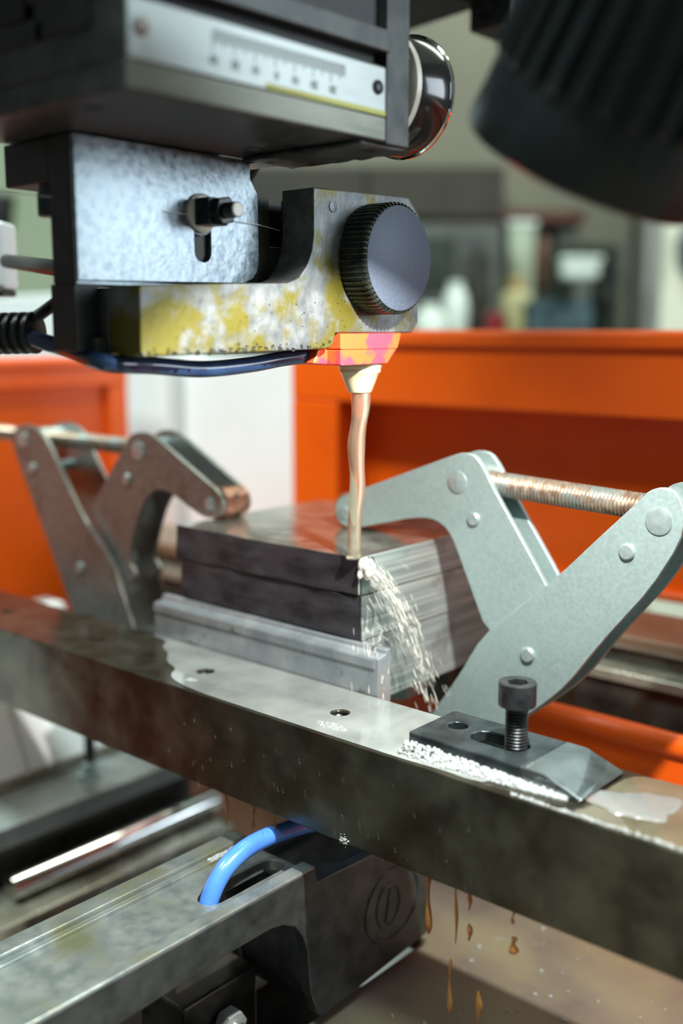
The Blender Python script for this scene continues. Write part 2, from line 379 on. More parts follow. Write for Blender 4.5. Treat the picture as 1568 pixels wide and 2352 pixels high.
def cap_detail(t, w, d, h):
    b = MB(); b.box(-w - 4, w + 4, -d / 2 - 4, d / 2 + 4, h - 12, h); b.build('cap', 'pale_plastic', t, local=True, bevel=2)
    b = MB(); b.box(-w - 4, w + 4, -d / 2 - 4, d / 2 + 4, 0, 14); b.build('foot', 'pale_plastic', t, local=True, bevel=2)
shopbox('sage_column', 'pale sage green column standing on the bench', 'column', 352, 404, 222, 2480, 50, 'sage_paint', cap_detail)
def canister_detail(t, w, d, h):
    b = MB(); b.lathe([(0, 14), (14, 14), (15, 17), (30, 17)], (0, 0, h), (0, 0, 1), 20); b.build('cap', 'ochre_card', t, local=True)
shopbox('olive_canister', 'olive plastic canister standing before the sage column', 'canister', 342, 404, 78, 2270, 60, 'olive_plastic', canister_detail, bevel=12)
t = shop('red_paint_can', 'small red paint can left of the olive canister', 'can', 316, 2230, BZ)
b = MB(); b.lathe([(0, 19), (62, 19), (63, 20), (66, 20), (67, 16)], (0, 0, 0), (0, 0, 1), 24); b.build('body', 'red_can_paint', t, local=True)
b = MB(); b.lathe([(0, 16), (3, 16)], (0, 0, 66), (0, 0, 1), 24); b.build('lid', 'chrome', t, local=True)
for (x, y, r, h, lb) in ((235, 2250, 27, 118, 'tall jar shape added for a pale blurred disc of light'), (178, 2200, 34, 72, 'squat jar shape added for a pale light disc beside the round knob')):  # jar shapes added in place of out-of-focus discs of light
    t = shop('bokeh_jar', lb, 'jar', x, y, BZ, group='jar shapes added for blurred light discs')
    b = MB(); b.lathe([(0, r * 0.9), (h * 0.1, r), (h * 0.7, r), (h * 0.9, r * 0.8), (h, r * 0.5)], (0, 0, 0), (0, 0, 1), 24); b.build('body', 'pale_plastic', t, local=True)
    b = MB(); b.lathe([(0, r * 0.55), (12, r * 0.55)], (0, 0, h), (0, 0, 1), 24); b.build('lid', 'pale_plastic', t, local=True)
t = shop('tool_pouch', 'brown leather tool pouch hanging under the wall shelf', 'pouch', 468, 2560, 86)
b = MB(); b.lathe([(0, 10), (12, 22), (60, 26), (105, 20), (128, 8)], (0, 0, 0), (0, 0, 1), 18); b.build('bag', 'brown_leather', t, local=True)
b = MB(); b.tube([(0, 0, 126), (4, 0, 145), (0, 0, 152)], 4); b.build('strap', 'wood_dark', t, local=True)
def drill_detail(t, w, d, h):
    b = MB(); b.box(-w * 0.6, w * 0.5, -d / 2 - 40, -d / 2, h * 0.35, h * 0.5); b.build('table', 'oily_dark', t, local=True, bevel=2)
    b = MB(); b.cyl((-w * 0.2, -d / 2 - 20, h * 0.5), (-w * 0.2, -d / 2 - 20, h * 0.75), 10); b.build('spindle', 'chrome', t, local=True)
    b = MB(); b.box(-w, w * 0.4, -d / 2 - 50, -d / 2, h * 0.76, h); b.build('motor_head', 'dark_green_paint', t, local=True, bevel=6)
shopbox('bench_machine', 'dark green bench machine near the thin black post', 'machine', 452, 586, 175, 2420, 120, 'dark_green_paint', drill_detail)
def lid_detail(t, w, d, h):
    b = MB(); b.box(-w - 2, w + 2, -d / 2 - 2, d / 2 + 2, h - 12, h); b.build('lid', 'pale_plastic', t, local=True, bevel=3)
shopbox('white_box', 'rounded off-white box in front of the green bench machine', 'box', 462, 546, 150, 2230, 40, 'pale_plastic', lid_detail, z0=100, bevel=14)
shopbox('box_stand', 'dark steel stand carrying the rounded off-white box', 'stand', 490, 525, 100, 2230, 40, 'grey_machine', lambda t, w, d, h: None)
t = shop('teal_rag', 'crumpled teal rag lying on the bench', 'rag', 420, 2130, BZ + 14)
b = MB(); b.gridbox(-60, 60, -40, 40, 0, 72, 12, 8, 4, amp=14, fr=0.05); b.build('cloth', 'teal_cloth', t, local=True)
t = shop('black_post', 'thin black steel post right of the bench machine', 'post', 612, 2300, -1200)
b = MB(); b.box(-7, 7, -7, 7, 0, 1600); b.build('shaft', 'black_oxide', t, local=True)
b = MB(); b.box(-9, 20, -40, 40, 0, 8); b.build('base_plate', 'black_oxide', t, local=True)
t = shop('cream_panel', 'cream painted panel standing right of the black post', 'panel', 660, 2150, -1200)
b = MB(); b.box(-34, 70, -10, 10, 0, 1450); b.build('board', 'cream_paint', t, local=True, bevel=2)
b = MB(); b.box(-34, 70, -40, 40, 0, 20); b.build('foot', 'cream_paint', t, local=True)
t = shop('slate_bag', 'dark slate cloth bag hung on the cream panel', 'bag', 664, 2080, 88)
b = MB(); b.lathe([(0, 8), (25, 26), (70, 32), (105, 22), (118, 6)], (0, 0, 0), (0, 0, 1), 18); b.build('sack', 'slate_cloth', t, local=True)
b = MB(); b.tube([(0, 0, 116), (8, 14, 135), (0, 40, 140)], 3.5); b.build('strap', 'slate_cloth', t, local=True)
t = shop('white_locker', 'tall white locker at the right edge', 'locker', 800, 2250, -1200)
b = MB(); b.box(-95, 250, 0, 300, 0, 1900); b.build('carcass', 'white_paint', t, local=True, bevel=3)
b = MB(); b.box(-88, 240, -12, 0, 40, 1880); o = b.build('door', 'white_paint', t, local=True, bevel=3)
b = MB(); b.box(-70, -58, -30, -12, 900, 1000); b.build('handle', 'chrome', o, local=True)
# left of the machine, far behind
t = shop('storage_rack', 'grey steel rack by the green wall', 'rack', -640, 2300, -1200)
for x in (-150, 150):
    for y in (-120, 120):
        b = MB(); b.box(x - 12, x + 12, y - 12, y + 12, 0, 1500); b.build('upright', 'grey_machine', t, local=True)
for z in (500, 1150):
    b = MB(); b.box(-160, 160, -130, 130, z, z + 16); b.build('shelf', 'grey_machine', t, local=True)
shopbox('cardboard_box', 'ochre cardboard box on the rack behind the hose', 'box', -640, -500, 62, 2260, 150, 'ochre_card', lambda t, w, d, h: (lambda b: (b.box(-20, 20, -d / 2 - 1.5, -d / 2, 0, h), b.build('tape', 'cream_paint', t, local=True)))(MB()), z0=-34)
t = shop('black_funnel', 'black round funnel on the rack at the left edge', 'funnel', -730, 2300, -34)
b = MB(); b.lathe([(0, 30), (140, 30), (200, 20), (250, 46), (300, 52)], (0, 0, 0), (0, 0, 1), 24); b.build('cone', 'black_rubber', t, local=True)
b = MB(); b.lathe([(0, 54), (8, 54)], (0, 0, 298), (0, 0, 1), 24); b.build('rim', 'black_rubber', t, local=True)

# ================================================================ COOLANT TANK (orange sheet metal)
tank = thing('coolant_tank', 'orange sheet metal coolant tank around the work area', 'tank', (-400, 500, -700))
YB = 700.0; XL = -900.0
b = MB(); b.box(-667, 400, YB + 38, YB + 44, -197, -22); b.build('back_panel', 'orange_paint', tank)
b = MB(); b.box(-667, 400, YB, YB + 44, -62, -14); b.build('top_band', 'orange_paint', tank, bevel=2)
b = MB(); b.box(-672, 400, YB - 4, YB + 48, -16, -1); b.build('rim', 'orange_paint', tank, bevel=5, seg=3)
b = MB(); b.box(-667, -612, YB, YB + 44, -197, -62); b.build('post', 'orange_paint', tank, bevel=2)
b = MB(); b.box(-667, 400, YB + 30, YB + 44, -197, -190); b.build('bottom_band', 'orange_paint', tank, bevel=2)
b = MB(); b.box(XL - 14, XL - 8, -100, YB - 6, -640, -40); b.build('left_panel', 'orange_paint', tank)
b = MB(); b.box(XL - 16, XL + 2, -100, YB - 2, -57, -36); b.build('left_band', 'orange_paint', tank, bevel=2)
b = MB(); b.box(XL - 18, XL + 6, -100, YB - 2, -38, -27); b.build('left_rim', 'orange_paint', tank, bevel=4)
b = MB(); b.box(XL - 14, XL + 1, YB - 26, YB - 2, -262, -57); b.build('left_post', 'orange_paint', tank, bevel=2)
b = MB(); b.box(-450, 420, 560, 566, -350, -233); b.build('inner_wall', 'orange_paint', tank)
b = MB(); b.tube([(-450, 562, -234), (420, 562, -234)], 7, 20); b.build('inner_lip', 'orange_paint', tank)
b = MB(); b.box(-337, 420, -200, 560, -360, -350); b.build('floor_pan', 'tank_floor', tank)
b = MB(); b.box(-450, -337, 464, 560, -360, -350); b.build('corner_pan', 'tank_floor', tank)
b = MB(); b.box(-905, -300, -200, 698, -640, -630); b.build('pit_floor', 'oily_dark', tank)
b = MB(); b.box(-337, -333, -200, 464, -630, -360); b.build('pit_wall', 'oily_dark', tank)
b = MB(); b.box(-900, -830, -100, 560, -270, -262); b.build('left_ledge', 'ledge_tan', tank, bevel=1)
for x in (-900, 350):
    for y in (-150, 620):
        b = MB(); b.box(x, x + 50, y, y + 50, -1200, -360 if x > 0 else -640); b.build('leg', 'grey_machine', tank)

# white machine body in the gap of the orange walls
wb = thing('white_machine_body', 'white painted machine body in the gap between the orange walls', 'machine body', (-800, 850, -1200))
b = MB(); b.box(-1250, -890, 742, 800, -1200, 40); b.build('side_panel', 'white_paint', wb, bevel=3)
b = MB(); b.box(-886, -560, 762, 800, -1200, -30); b.build('front_panel', 'white_paint', wb, bevel=3)
b = MB(); b.box(-1000, -667, 702, 741, -262, -214); b.build('sill', 'orange_paint', wb, bevel=3, label='orange sill below the white panels')
b = MB(); b.box(-1000, -667, 704, 741, -1200, -262); b.build('lower_panel', 'brown_top', wb, bevel=3)

# far table beam
fb = thing('far_table_beam', 'long dark steel table beam running behind the clamps', 'beam', (-400, 660, -300))
b = MB(); b.box(-890, 400, 630, 698, -204, -197); b.build('top_plate', 'brown_top', fb, bevel=1.2)
b = MB(); b.box(-890, 400, 630.5, 634, -206, -198); b.build('edge_strip', 'ledge_tan', fb, bevel=0.6)
b = MB(); b.box(-890, 400, 636, 690, -300, -204); b.build('web', 'rail_steel', fb)
b = MB(); b.box(-890, 400, 619, 640, -226, -218); b.build('ledge', 'ledge_tan', fb, bevel=1.5)
b = MB(); b.box(-890, 400, 624, 640, -300, -226); b.build('lower_web', 'rail_steel', fb)

# ================================================================ SUPPORT BAR
BF, BBK, BT, BB = 349.7, 404.7, -185.0, -234.5
bar = thing('support_bar', 'long wet steel support bar across the picture with threaded holes', 'bar', (-400, 377, BB))
holes = [circ(x, 376.2, 4.3, 20) for x in (-717.5, -620, -522.4, -425, -327.4)]
b = MB(); b.prism([[(-780, BF), (-40, BF), (-40, BBK), (-780, BBK)]] + holes, 'z', BB, BT)
b.build('bar_body', 'wet_bar_steel', bar, bevel=0.7, seg=2)
hp = None
for x in (-717.5, -620, -522.4, -425, -327.4):
    b = MB(); prof = []
    for k in range(9): prof += [(k * 1.4, 4.25), (k * 1.4 + 0.7, 3.7)]
    b.lathe(prof, (x, 376.2, BT - 13.2), (0, 0, 1), 20, cap=False); b.build('hole_thread', 'black_oxide', bar)

# ================================================================ STEEL BLOCKS
def blockmat(ax): return {'-y': 1, '+x': 0, '+z': 2}.get(ax, 1)
BM = ['ground_steel', 'mill_scale', 'block_top_steel']
def steel_block(label, x0, x1, y0, y1, z0, z1, seed, amp=0.8):
    b = MB(); b.gridbox(x0, x1, y0, y1, z0, z1, 26, 20, 5, amp=amp, fr=0.06, mfun=blockmat, seed=seed)
    for v in b.bm.verts:                       # keep the ground right face and the seats flat
        if v.co.x > x1 - 2.2: v.co.x = x1
        if abs(v.co.z - z1) < 1.2 and v.co.y > y0 + 3: v.co.z = z1
        if abs(v.co.z - z0) < 1.2 and v.co.y > y0 + 3: v.co.z = z0
    o = b.build('steel_block', BM, None, bevel=0.5, sharp=50)
    return tag(o, label, 'block', 'stacked steel blocks')
steel_block('top steel block of the stack, wet, under the water jet', -489, -346, 412, 540, -136.2, -116, 1.3)
steel_block('middle dark steel block of the stack', -487, -345, 413, 541, -160.3, -136.5, 4.1)
steel_block('bottom steel block of the stack behind the grey strip', -487, -346, 416, 542, -197, -160.6, 7.7, 0.3)
st = thing('steel_strip', 'grey grooved steel strip standing between the bar and the block stack', 'strip', (-410, 410, -198))
b = MB(); b.prism([(405, -197), (415.5, -197), (415.5, -161), (411.5, -161), (411, -163.5), (405, -164.5)], 'x', -503, -327); b.build('strip_body', 'strip_steel', st, bevel=0.5)
b = MB(); b.box(-503, -329, 404.2, 405, -170, -165.2); b.build('edge_rib', 'strip_steel', st, bevel=0.2)
# packing bar that carries the far end of the stack
pk = thing('packing_bar', 'dark packing bar under the far end of the steel blocks', 'bar', (-410, 530, -240))
b = MB(); b.box(-500, -360, 515, 552, -226, -197.2); b.build('bar_body', 'rail_steel', pk, bevel=1)

# ================================================================ CLAMPS (cantilever twist clamps)
R_LEVER = [(-218.4, -78.6), (-214.5, -74.0), (-208.6, -71.8), (-202.7, -72.9), (-198.5, -77.5), (-196.8, -85.4), (-198.2, -96.7), (-211.4, -120.5), (-234.8, -150.5), (-252.9, -176.4), (-264.9, -188.9), (-280.0, -202.0), (-298.6, -216.5), (-324.1, -226.1), (-343.3, -222.6), (-319.1, -186.7), (-304.2, -161.2), (-260.0, -121.5), (-237.2, -97.6)]
R_CRANK = [(-411.6, -105.6), (-410.2, -99.7), (-404.1, -96.0), (-328.9, -66.9), (-321.3, -64.5), (-313.6, -65.8), (-308.0, -71.7), (-303.7, -79.4), (-271.0, -125.5), (-259.1, -143.9), (-281.2, -166.6), (-304.3, -159.7), (-323.5, -119.2), (-328.0, -110.6), (-333.8, -104.9), (-342.7, -102.3), (-356.1, -103.9), (-390.8, -113.2), (-400.8, -115.3), (-409.2, -112.2)]
L_LEVER = [(-693.3, -76.8), (-685.9, -70.0), (-673.4, -67.4), (-658.3, -69.9), (-648.2, -77.0), (-610.7, -127.1), (-578.4, -154.6), (-556.5, -198.4), (-554.1, -216.1), (-617.0, -224.4), (-628.1, -193.4), (-690.3, -87.8)]
L_CRANK = [(-568.2, -75.9), (-561.9, -68.3), (-551.4, -65.4), (-537.5, -67.3), (-477.2, -98.4), (-473.6, -106.0), (-476.9, -112.9), (-487.6, -115.3), (-495.6, -114.2), (-524.0, -102.3), (-536.9, -101.6), (-549.2, -110.0), (-558.1, -125.4), (-568.9, -153.3), (-560.1, -162.3), (-567.4, -169.4), (-578.2, -168.1), (-607.8, -120.7)]
def clamp(label, lever, crank, y0, lw, cw, pins_l, pins_c, rod, jaw, lowjaw, r_pin, plate='zinc_plate'):
    t = thing('twist_clamp', label, 'clamp', (sum(p[0] for p in lever) / len(lever), y0 + lw / 2, -220), group='twist clamps holding the block stack')
    th = 3.0; yc = y0 + (lw - cw) / 2
    lv = rounded(lever, 1); ck = rounded(crank, 1)
    for y in (y0, y0 + lw - th):
        b = MB(); b.prism(lv, 'y', y, y + th); b.build('lever_plate', plate, t, bevel=0.5)
    for y in (yc, yc + cw - th):
        b = MB(); b.prism(ck, 'y', y, y + th); b.build('crank_plate', plate, t, bevel=0.5)
    def pin(x, z, r, ya, yb, nm):
        b = MB(); h = 0.9 if r > 4 else 1.6
        b.lathe([(-h, r * 0.82), (-h * 0.6, r), (yb - ya + h * 0.6, r), (yb - ya + h, r * 0.82)], (x, ya, z), (0, 1, 0), 28)
        b.build(nm, 'zinc_pin', t)
    for k, (x, z, r) in enumerate(pins_l): pin(x, z, r, y0, y0 + lw, 'pivot_pin' if k == 0 else 'rivet')
    for k, (x, z, r) in enumerate(pins_c): pin(x, z, r, yc, yc + cw, 'pivot_pin' if k == 0 else 'rivet')
    for (x, z, w_, y_) in ((pins_l[0][0], pins_l[0][1], lw, y0), (pins_c[0][0], pins_c[0][1], cw, yc)):
        b = MB(); b.cyl((x, y_ + th, z), (x, y_ + w_ - th, z), r_pin * 1.9, seg=32); b.build('trunnion', 'zinc_pin', t)
    # threaded rod
    ym = y0 + lw / 2
    p0 = Vector((rod[0][0], ym, rod[0][1])); p1 = Vector((rod[1][0], ym, rod[1][1])); L = (p1 - p0).length
    b = MB(); prof = []; n = int(L / 2.0)
    for k in range(n): prof += [(k * 2.0, rod[2] * 0.86), (k * 2.0 + 0.9, rod[2]), (k * 2.0 + 1.1, rod[2])]
    b.lathe(prof, p0, p1 - p0, 24); b.build('threaded_rod', 'bronze_rod', t)
    b = MB(); x, z, w2, h2, ya, yb = jaw
    b.prism(rounded([(x - w2, z - h2), (x + w2, z - h2), (x + w2, z + h2), (x - w2, z + h2)], 1), 'y', ya, yb); b.build('jaw_shoe', 'copper_jaw', t, bevel=0.6)
    b = MB(); x, z, w2, h2, ya, yb = lowjaw
    b.prism(rounded([(x - w2, z - h2), (x + w2, z - h2), (x + w2, z + h2), (x - w2, z + h2)], 1), 'y', ya, yb); b.build('lower_jaw', plate, t, bevel=0.6)
    return t
clamp('bright zinc twist clamp on the right, its jaw beside the water jet', R_LEVER, R_CRANK, 464.5, 26, 18,
      [(-208.8, -87.8, 6.6), (-223.7, -104.3, 4.0), (-276.0, -165.6, 4.0)], [(-325.7 + 1, -80.7, 6.0), (-313.6, -99.6, 3.6), (-404.1, -106.4, 4.2)],
      ((-322, -80.2), (-212, -84.5), 6.6), (-406, -105.5, 9, 9.6, 472.5, 482), (-378, -207, 20, 6, 470, 486), 4.2)
clamp('twist clamp on the left, shade painted into its zinc, out of focus by the orange wall', L_LEVER, L_CRANK, 431, 36, 24,
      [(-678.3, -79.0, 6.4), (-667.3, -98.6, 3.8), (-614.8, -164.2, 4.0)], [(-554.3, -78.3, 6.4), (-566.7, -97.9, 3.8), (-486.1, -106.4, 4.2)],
      ((-780, -78.5), (-552, -78), 5.6), (-484, -106, 9, 9.6, 441, 460), (-520, -206, 45, 7, 440, 458), 4.2, 'zinc_shaded')

# ================================================================ STRAP, SCREW, FOAM
sp = thing('clamp_strap', 'dark steel strap clamp with a sloping wet tip on the bar', 'clamp', (-230, 380, BT))
ST = -177.0
hole1 = circ(-263, 383.5, 4.6, 20); sl = slot2((-246, 380.2), (-231, 380.2), 6.6)
outer = [(-275.5, 363.5), (-274, 361.8), (-216, 361.8), (-216, 398.6), (-274, 398.6), (-275.5, 397)]
b = MB(); b.prism([outer, hole1, sl], 'z', ST - 5.5, ST)
b.build('plate', 'strap_steel', sp, bevel=0.9)
b = MB(); b.prism([(-216, ST - 5.5), (-190, BT + 0.2), (-188.5, BT + 1.6), (-206, ST - 0.2), (-216, ST)], 'y', 361.8, 398.6); b.build('tip', 'strap_wet', sp, bevel=0.5)
b = MB(); b.box(-273, -262, 370, 392, BT, ST - 5.5); b.build('heel', 'black_oxide', sp)
sc = thing('cap_screw', 'black socket head cap screw standing in the strap slot', 'screw', (-230.3, 380, BT))
SX, SY = -230.3, 380.0
b = MB(); prof = []
for k in range(17): prof += [(k * 1.45, 4.2), (k * 1.45 + 0.6, 5.0), (k * 1.45 + 0.8, 5.0)]
prof.append((26.2, 4.2)); b.lathe(prof, (SX, SY, BT + 0.1), (0, 0, 1), 28); b.build('threaded_shank', 'black_oxide', sc)
b = MB(); hz = BT + 26
ho = circ(SX, SY, 8.1, 36); b.lathe([(0, 6.6), (0.8, 8.1), (9.6, 8.1)], (SX, SY, hz), (0, 0, 1), 36, cap=False)
b.prism([circ(SX, SY, 8.1, 36)], 'z', hz + 0.4, hz + 5.5)
hexo = circ(SX, SY, 4.7, 6, 0.3)
b.prism([circ(SX, SY, 8.1, 36), hexo], 'z', hz + 5.4, hz + 10.6); b.build('head', 'black_oxide', sc, bevel=0.6, sharp=30)
b = MB(); b.prism(circ(SX, SY, 4.65, 6, 0.3), 'z', hz + 4.5, hz + 5.7); b.build('socket_floor', 'hole_dark', sc)
def foam(name, label, pts, n, rmin, rmax, zbase, seed):
    rnd = random.Random(seed); b = MB()
    kinds = []
    for sub in (1, 2):
        tmpl = bmesh.new(); bmesh.ops.create_icosphere(tmpl, subdivisions=sub, radius=1.0)
        kinds.append(([v.co.copy() for v in tmpl.verts], [[v.index for v in f.verts] for f in tmpl.faces])); tmpl.free()
    for i in range(n):
        x, y, h = pts(rnd)
        r = rmin + (rmax - rmin) * rnd.random() ** 3
        c = Vector((x, y, zbase + h + r * 0.4)); tv, tf = kinds[1 if r > 0.5 else 0]
        vs = [b.bm.verts.new(c + q * r) for q in tv]
        for f in tf: b.bm.faces.new([vs[k] for k in f]).smooth = True
    o = b.build(name, 'foam', None, sharp=180); tag(o, label, 'foam', None, 'stuff'); return o
def f_strap(r):
    t_ = r.random() ** 0.9; w_ = 7.5 * (1 - t_) ** 0.7 + 1.2
    q = r.random(); return (-275 + 80 * t_, 361.5 - w_ * q, (1 - q) * 4.2 * (1 - t_) ** 0.6)
foam('foam_bank', 'white foam bubbles banked against the strap clamp', f_strap, 1900, 0.3, 1.25, BT, 3)
def f_patch(cx, cy, rx, ry):
    def g(r):
        a = r.random() * 2 * PI; q = math.sqrt(r.random()); return (cx + rx * q * math.cos(a), cy + ry * q * math.sin(a), 0.1)
    return g
foam('foam_patch', 'white foam patch on the bar beside the threaded hole', f_patch(-318.5, 360, 9, 3.6), 420, 0.25, 0.6, BT, 5)
foam('foam_patch', 'small foam patch on the bar near the puddle', f_patch(-420, 361.5, 3.6, 2.4), 120, 0.25, 0.6, BT, 6)
foam('foam_cluster', 'tiny bubble cluster stuck low on the bar front', lambda r: (-302 + 2.2 * r.gauss(0, 0.5), BF - 0.2, -9.5 + 3.2 * r.gauss(0, 0.45)), 40, 0.3, 0.9, -228 + 4, 8)
foam('foam_line', 'white foam line along the front edge of the bar', lambda r: (-215 + 140 * r.random(), BF + 1.2 + 1.6 * r.random(), 0.0), 700, 0.25, 0.8, BT, 9)

def puddle(label, cx, cy, rx, ry, seed, hgt=0.5, m='milky_film', z=BT):
    rnd = random.Random(seed); n = 56; b = MB(); rings = []
    ph = [rnd.random() * 6 for _ in range(4)]
    def rad(a): return 1 + 0.2 * math.sin(2 * a + ph[0]) + 0.14 * math.sin(3 * a + ph[1]) + 0.09 * math.sin(5 * a + ph[2]) + 0.05 * math.sin(9 * a + ph[3])
    for (q, h) in ((1.0, 0.0), (0.985, hgt * 0.5), (0.95, hgt * 0.85), (0.88, hgt), (0.5, hgt), (0.2, hgt)):
        rings.append([b.bm.verts.new((cx + rx * q * rad(2 * PI * i / n) * math.cos(2 * PI * i / n), min(BBK - 0.6, max(BF + 0.6, cy + ry * q * rad(2 * PI * i / n) * math.sin(2 * PI * i / n))), z + 0.05 + h)) for i in range(n)])
    for k in range(len(rings) - 1):
        for i in range(n): b.bm.faces.new((rings[k][i], rings[k][(i + 1) % n], rings[k + 1][(i + 1) % n], rings[k + 1][i])).smooth = True
    b.bm.faces.new(rings[-1]); b.bm.faces.new(list(reversed(rings[0])))
    o = b.build('puddle', m, None, sharp=180); return tag(o, label, 'puddle', 'puddles on the support bar')
FILM = [(-508, 403.8), (-486, 401), (-479, 390), (-466, 385), (-456, 374), (-440, 369), (-436, 360), (-424, 354), (-400, 351.2), (-340, 350.9), (-268, 351.2), (-248, 353), (-236, 351.5), (-226, 356), (-240, 361.0), (-276.5, 361.0), (-277, 399.5), (-250, 402.5), (-262, 403.8), (-330, 404.2)]
b = MB(); b.prism([rounded(FILM, 2), circ(-425, 376.2, 5.2, 20), circ(-327.4, 376.2, 5.0, 20)], 'z', BT + 0.05, BT + 0.45)
tag(b.build('puddle', 'milky_film', None, bevel=0.25), 'wide milky puddle on the bar between strip and strap', 'puddle', 'puddles on the support bar')
TAN = [(-186, 403.9), (-188, 380), (-184, 362), (-190, 351.6), (-120, 351.0), (-46, 351.0), (-46, 404.2), (-120, 404.2)]
b = MB(); b.prism([rounded(TAN, 2)], 'z', BT + 0.05, BT + 0.3)
tag(b.build('puddle', 'tan_film', None, bevel=0.15), 'olive tan puddle covering the near end of the bar', 'puddle', 'puddles on the support bar')
puddle('clear wet puddle beyond the strap tip', -172, 375, 15, 15, 14, m='clear_film', z=BT + 0.3)

# ================================================================ UPPER ARM
arm = thing('upper_wire_arm', 'stained steel upper wire guide arm with yellow varnish', 'machine arm', (-350, 350, -20))
prof = [(267, 15.5), (268.2, 17), (350, 20), (357, 22.5), (362.5, 28), (366, 35), (367, 42), (367, 62.5), (437, 64), (446, 55.5), (446, 3), (441, -2), (382, -2), (380, -7.5), (377, -9.2), (268.5, -11), (267, -9.5)]
b = MB(); b.prism(prof, 'x', -355, -335); b.build('front_plate', 'arm_steel', arm, bevel=0.8)
b = MB(); b.box(-374, -355, 267, 400, -10.5, 16.5); b.build('rear_bar', 'arm_dark', arm, bevel=0.6)
b = MB(); b.prism([(336, 16.5), (430, 16.5), (430, 61), (386, 61), (386, 38.5), (373, 38.5), (373, 60.5), (336, 60.5)], 'x', -374, -369); b.build('back_plate', 'arm_dark', arm, bevel=0.4)
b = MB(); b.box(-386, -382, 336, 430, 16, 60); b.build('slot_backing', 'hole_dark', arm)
b = MB(); b.box(-382, -374, 336, 366, 16, 58); b.build('rear_spacer', 'arm_dark', arm)
b = MB(); b.box(-371, -356, 262, 267, -8.5, -3.5); b.build('end_lug', 'arm_dark', arm, bevel=0.4)
for (y, z, r) in ((380, 55, 2.6), (400, -13, 0)):
    if r: b = MB(); b.lathe([(0, r), (0.4, r), (0.5, r * 0.8)], (-335, y, z), (1, 0, 0), 18)
    if r: b.build('plug', 'arm_steel', arm)
# knurled knob
kb = thing('knurled_knob', 'large slate blue knurled knob on the end of the upper arm', 'knob', (-335, 409, 33))
def gear(t_, r, i): return r * (1.0 + (0.022 if i % 4 in (0, 1) else -0.022))
b = MB(); b.lathe([(0, 24.2), (0.8, 25.4), (14.6, 25.4), (15.6, 24.6), (16.0, 23.8)], (-334.8, 409, 32.6), (1, 0, 0), 240, rfun=gear)
for f in b.bm.faces: f.smooth = False
b.build('knurled_rim', 'knob_side', kb)
b = MB(); b.lathe([(0, 24.2), (0.8, 24.2), (1.2, 23.6)], (-319.3, 409, 32.6), (1, 0, 0), 96); b.build('face_disc', 'knob_slate', kb)
# red holder and nozzle
rh = thing('red_nozzle_holder', 'pink red plastic nozzle holder under the arm end', 'holder', (-348, 407, -17))
b = MB(); b.prism([(384.5, -2.2), (431, -2.2), (429, -7.5), (428, -9.6), (384.5, -9.6)], 'x', -364, -334.2); b.build('upper_half', 'red_plastic', rh, bevel=0.6)
b = MB(); b.prism([(384.5, -9.8), (427.8, -9.8), (420.5, -16.8), (384.5, -17.2)], 'x', -364, -334.2); b.build('lower_half', 'red_plastic', rh, bevel=0.8)
b = MB(); b.prism([(377.5, -9.6), (384.5, -9.6), (384.5, -16.9), (374, -16.2)], 'x', -362, -342); b.build('cable_neck', 'red_plastic', rh, bevel=0.8)
NX, NY = -347.0, 414.0
nz = thing('water_nozzle', 'cream tapered water nozzle below the red holder', 'nozzle', (NX, NY, -32))
b = MB(); b.lathe([(0, 10.6), (4.0, 10.3), (4.6, 9.6), (9, 7.8), (13, 6.2), (14, 5.7), (14.4, 4.8), (13, 3.6)], (NX, NY, -17.3), (0, 0, -1), 36); b.build('cone', 'cream_plastic', nz)
b = MB(); b.lathe([(0, 11.0), (1.6, 11.0), (2.2, 10.4)], (NX, NY, -17.2), (0, 0, -1), 36); b.build('collar', 'cream_plastic', nz)
# jet and splash
b = MB(); P = []; RD = []
for k in range(30):
    q = k / 29; z = -29.5 - q * (116.2 - 29.5)
    P.append((NX - 1.6 * q + 0.7 * math.sin(q * 14) * (1 - 0.5 * q), NY - 2.6 * q + 0.5 * math.sin(q * 11 + 1) * (1 - 0.5 * q), z))
    RD.append((4.5 - 1.2 * q) * (1 + 0.09 * math.sin(q * 23) * (1 - q * 0.7)) + 1.6 * max(0, q - 0.96) / 0.04)
b.tube(P, 4, 18, rads=RD, res=2)
tag(b.build('water_jet', 'water_tan', None, sharp=180), 'tan water jet falling from the nozzle onto the top block', 'water jet')
rnd = random.Random(21)
b = MB()
def streak(b, p, d, L, r):
    p = Vector(p); d = Vector(d).normalized()
    b.tube([p, p + d * L * 0.3, p + d * L * 0.75, p + d * L], r, 6, rads=[r * 0.25, r * 0.75, r, r * 0.3], res=1)
for i in range(270):
    ty = rnd.random() ** 0.9
    x = -344 + 26 * ty + rnd.gauss(0, 1.6 + 1.5 * ty); y = 412.5 + 28 * ty + rnd.gauss(0, 2.0 + 3 * ty)
    z = -117 - 30 * ty - 46 * ty * ty + rnd.gauss(0, 2 + 4 * ty)
    if x < -344.8 and y > 412: x = -344.4
    streak(b, (x, y, z), (0.32 + rnd.gauss(0, 0.08), 0.33 + rnd.gauss(0, 0.08), -0.5 - ty), 3 + 6.5 * rnd.random(), 0.10 + 0.34 * rnd.random() ** 3)
for i in range(34):
    streak(b, (-340 + rnd.gauss(0, 5), 414 + rnd.random() * 30, -120 - rnd.random() * 45), (0.5, 0.8 * rnd.random(), -0.75), 3 + 4 * rnd.random(), 0.12 + 0.15 * rnd.random())
for i in range(60):
    streak(b, (-335 + rnd.gauss(0, 6), 409 + rnd.gauss(0, 3), -150 - 33 * rnd.random()), (0.05, 0, -1), 2.5 + 4 * rnd.random(), 0.12 + 0.2 * rnd.random())
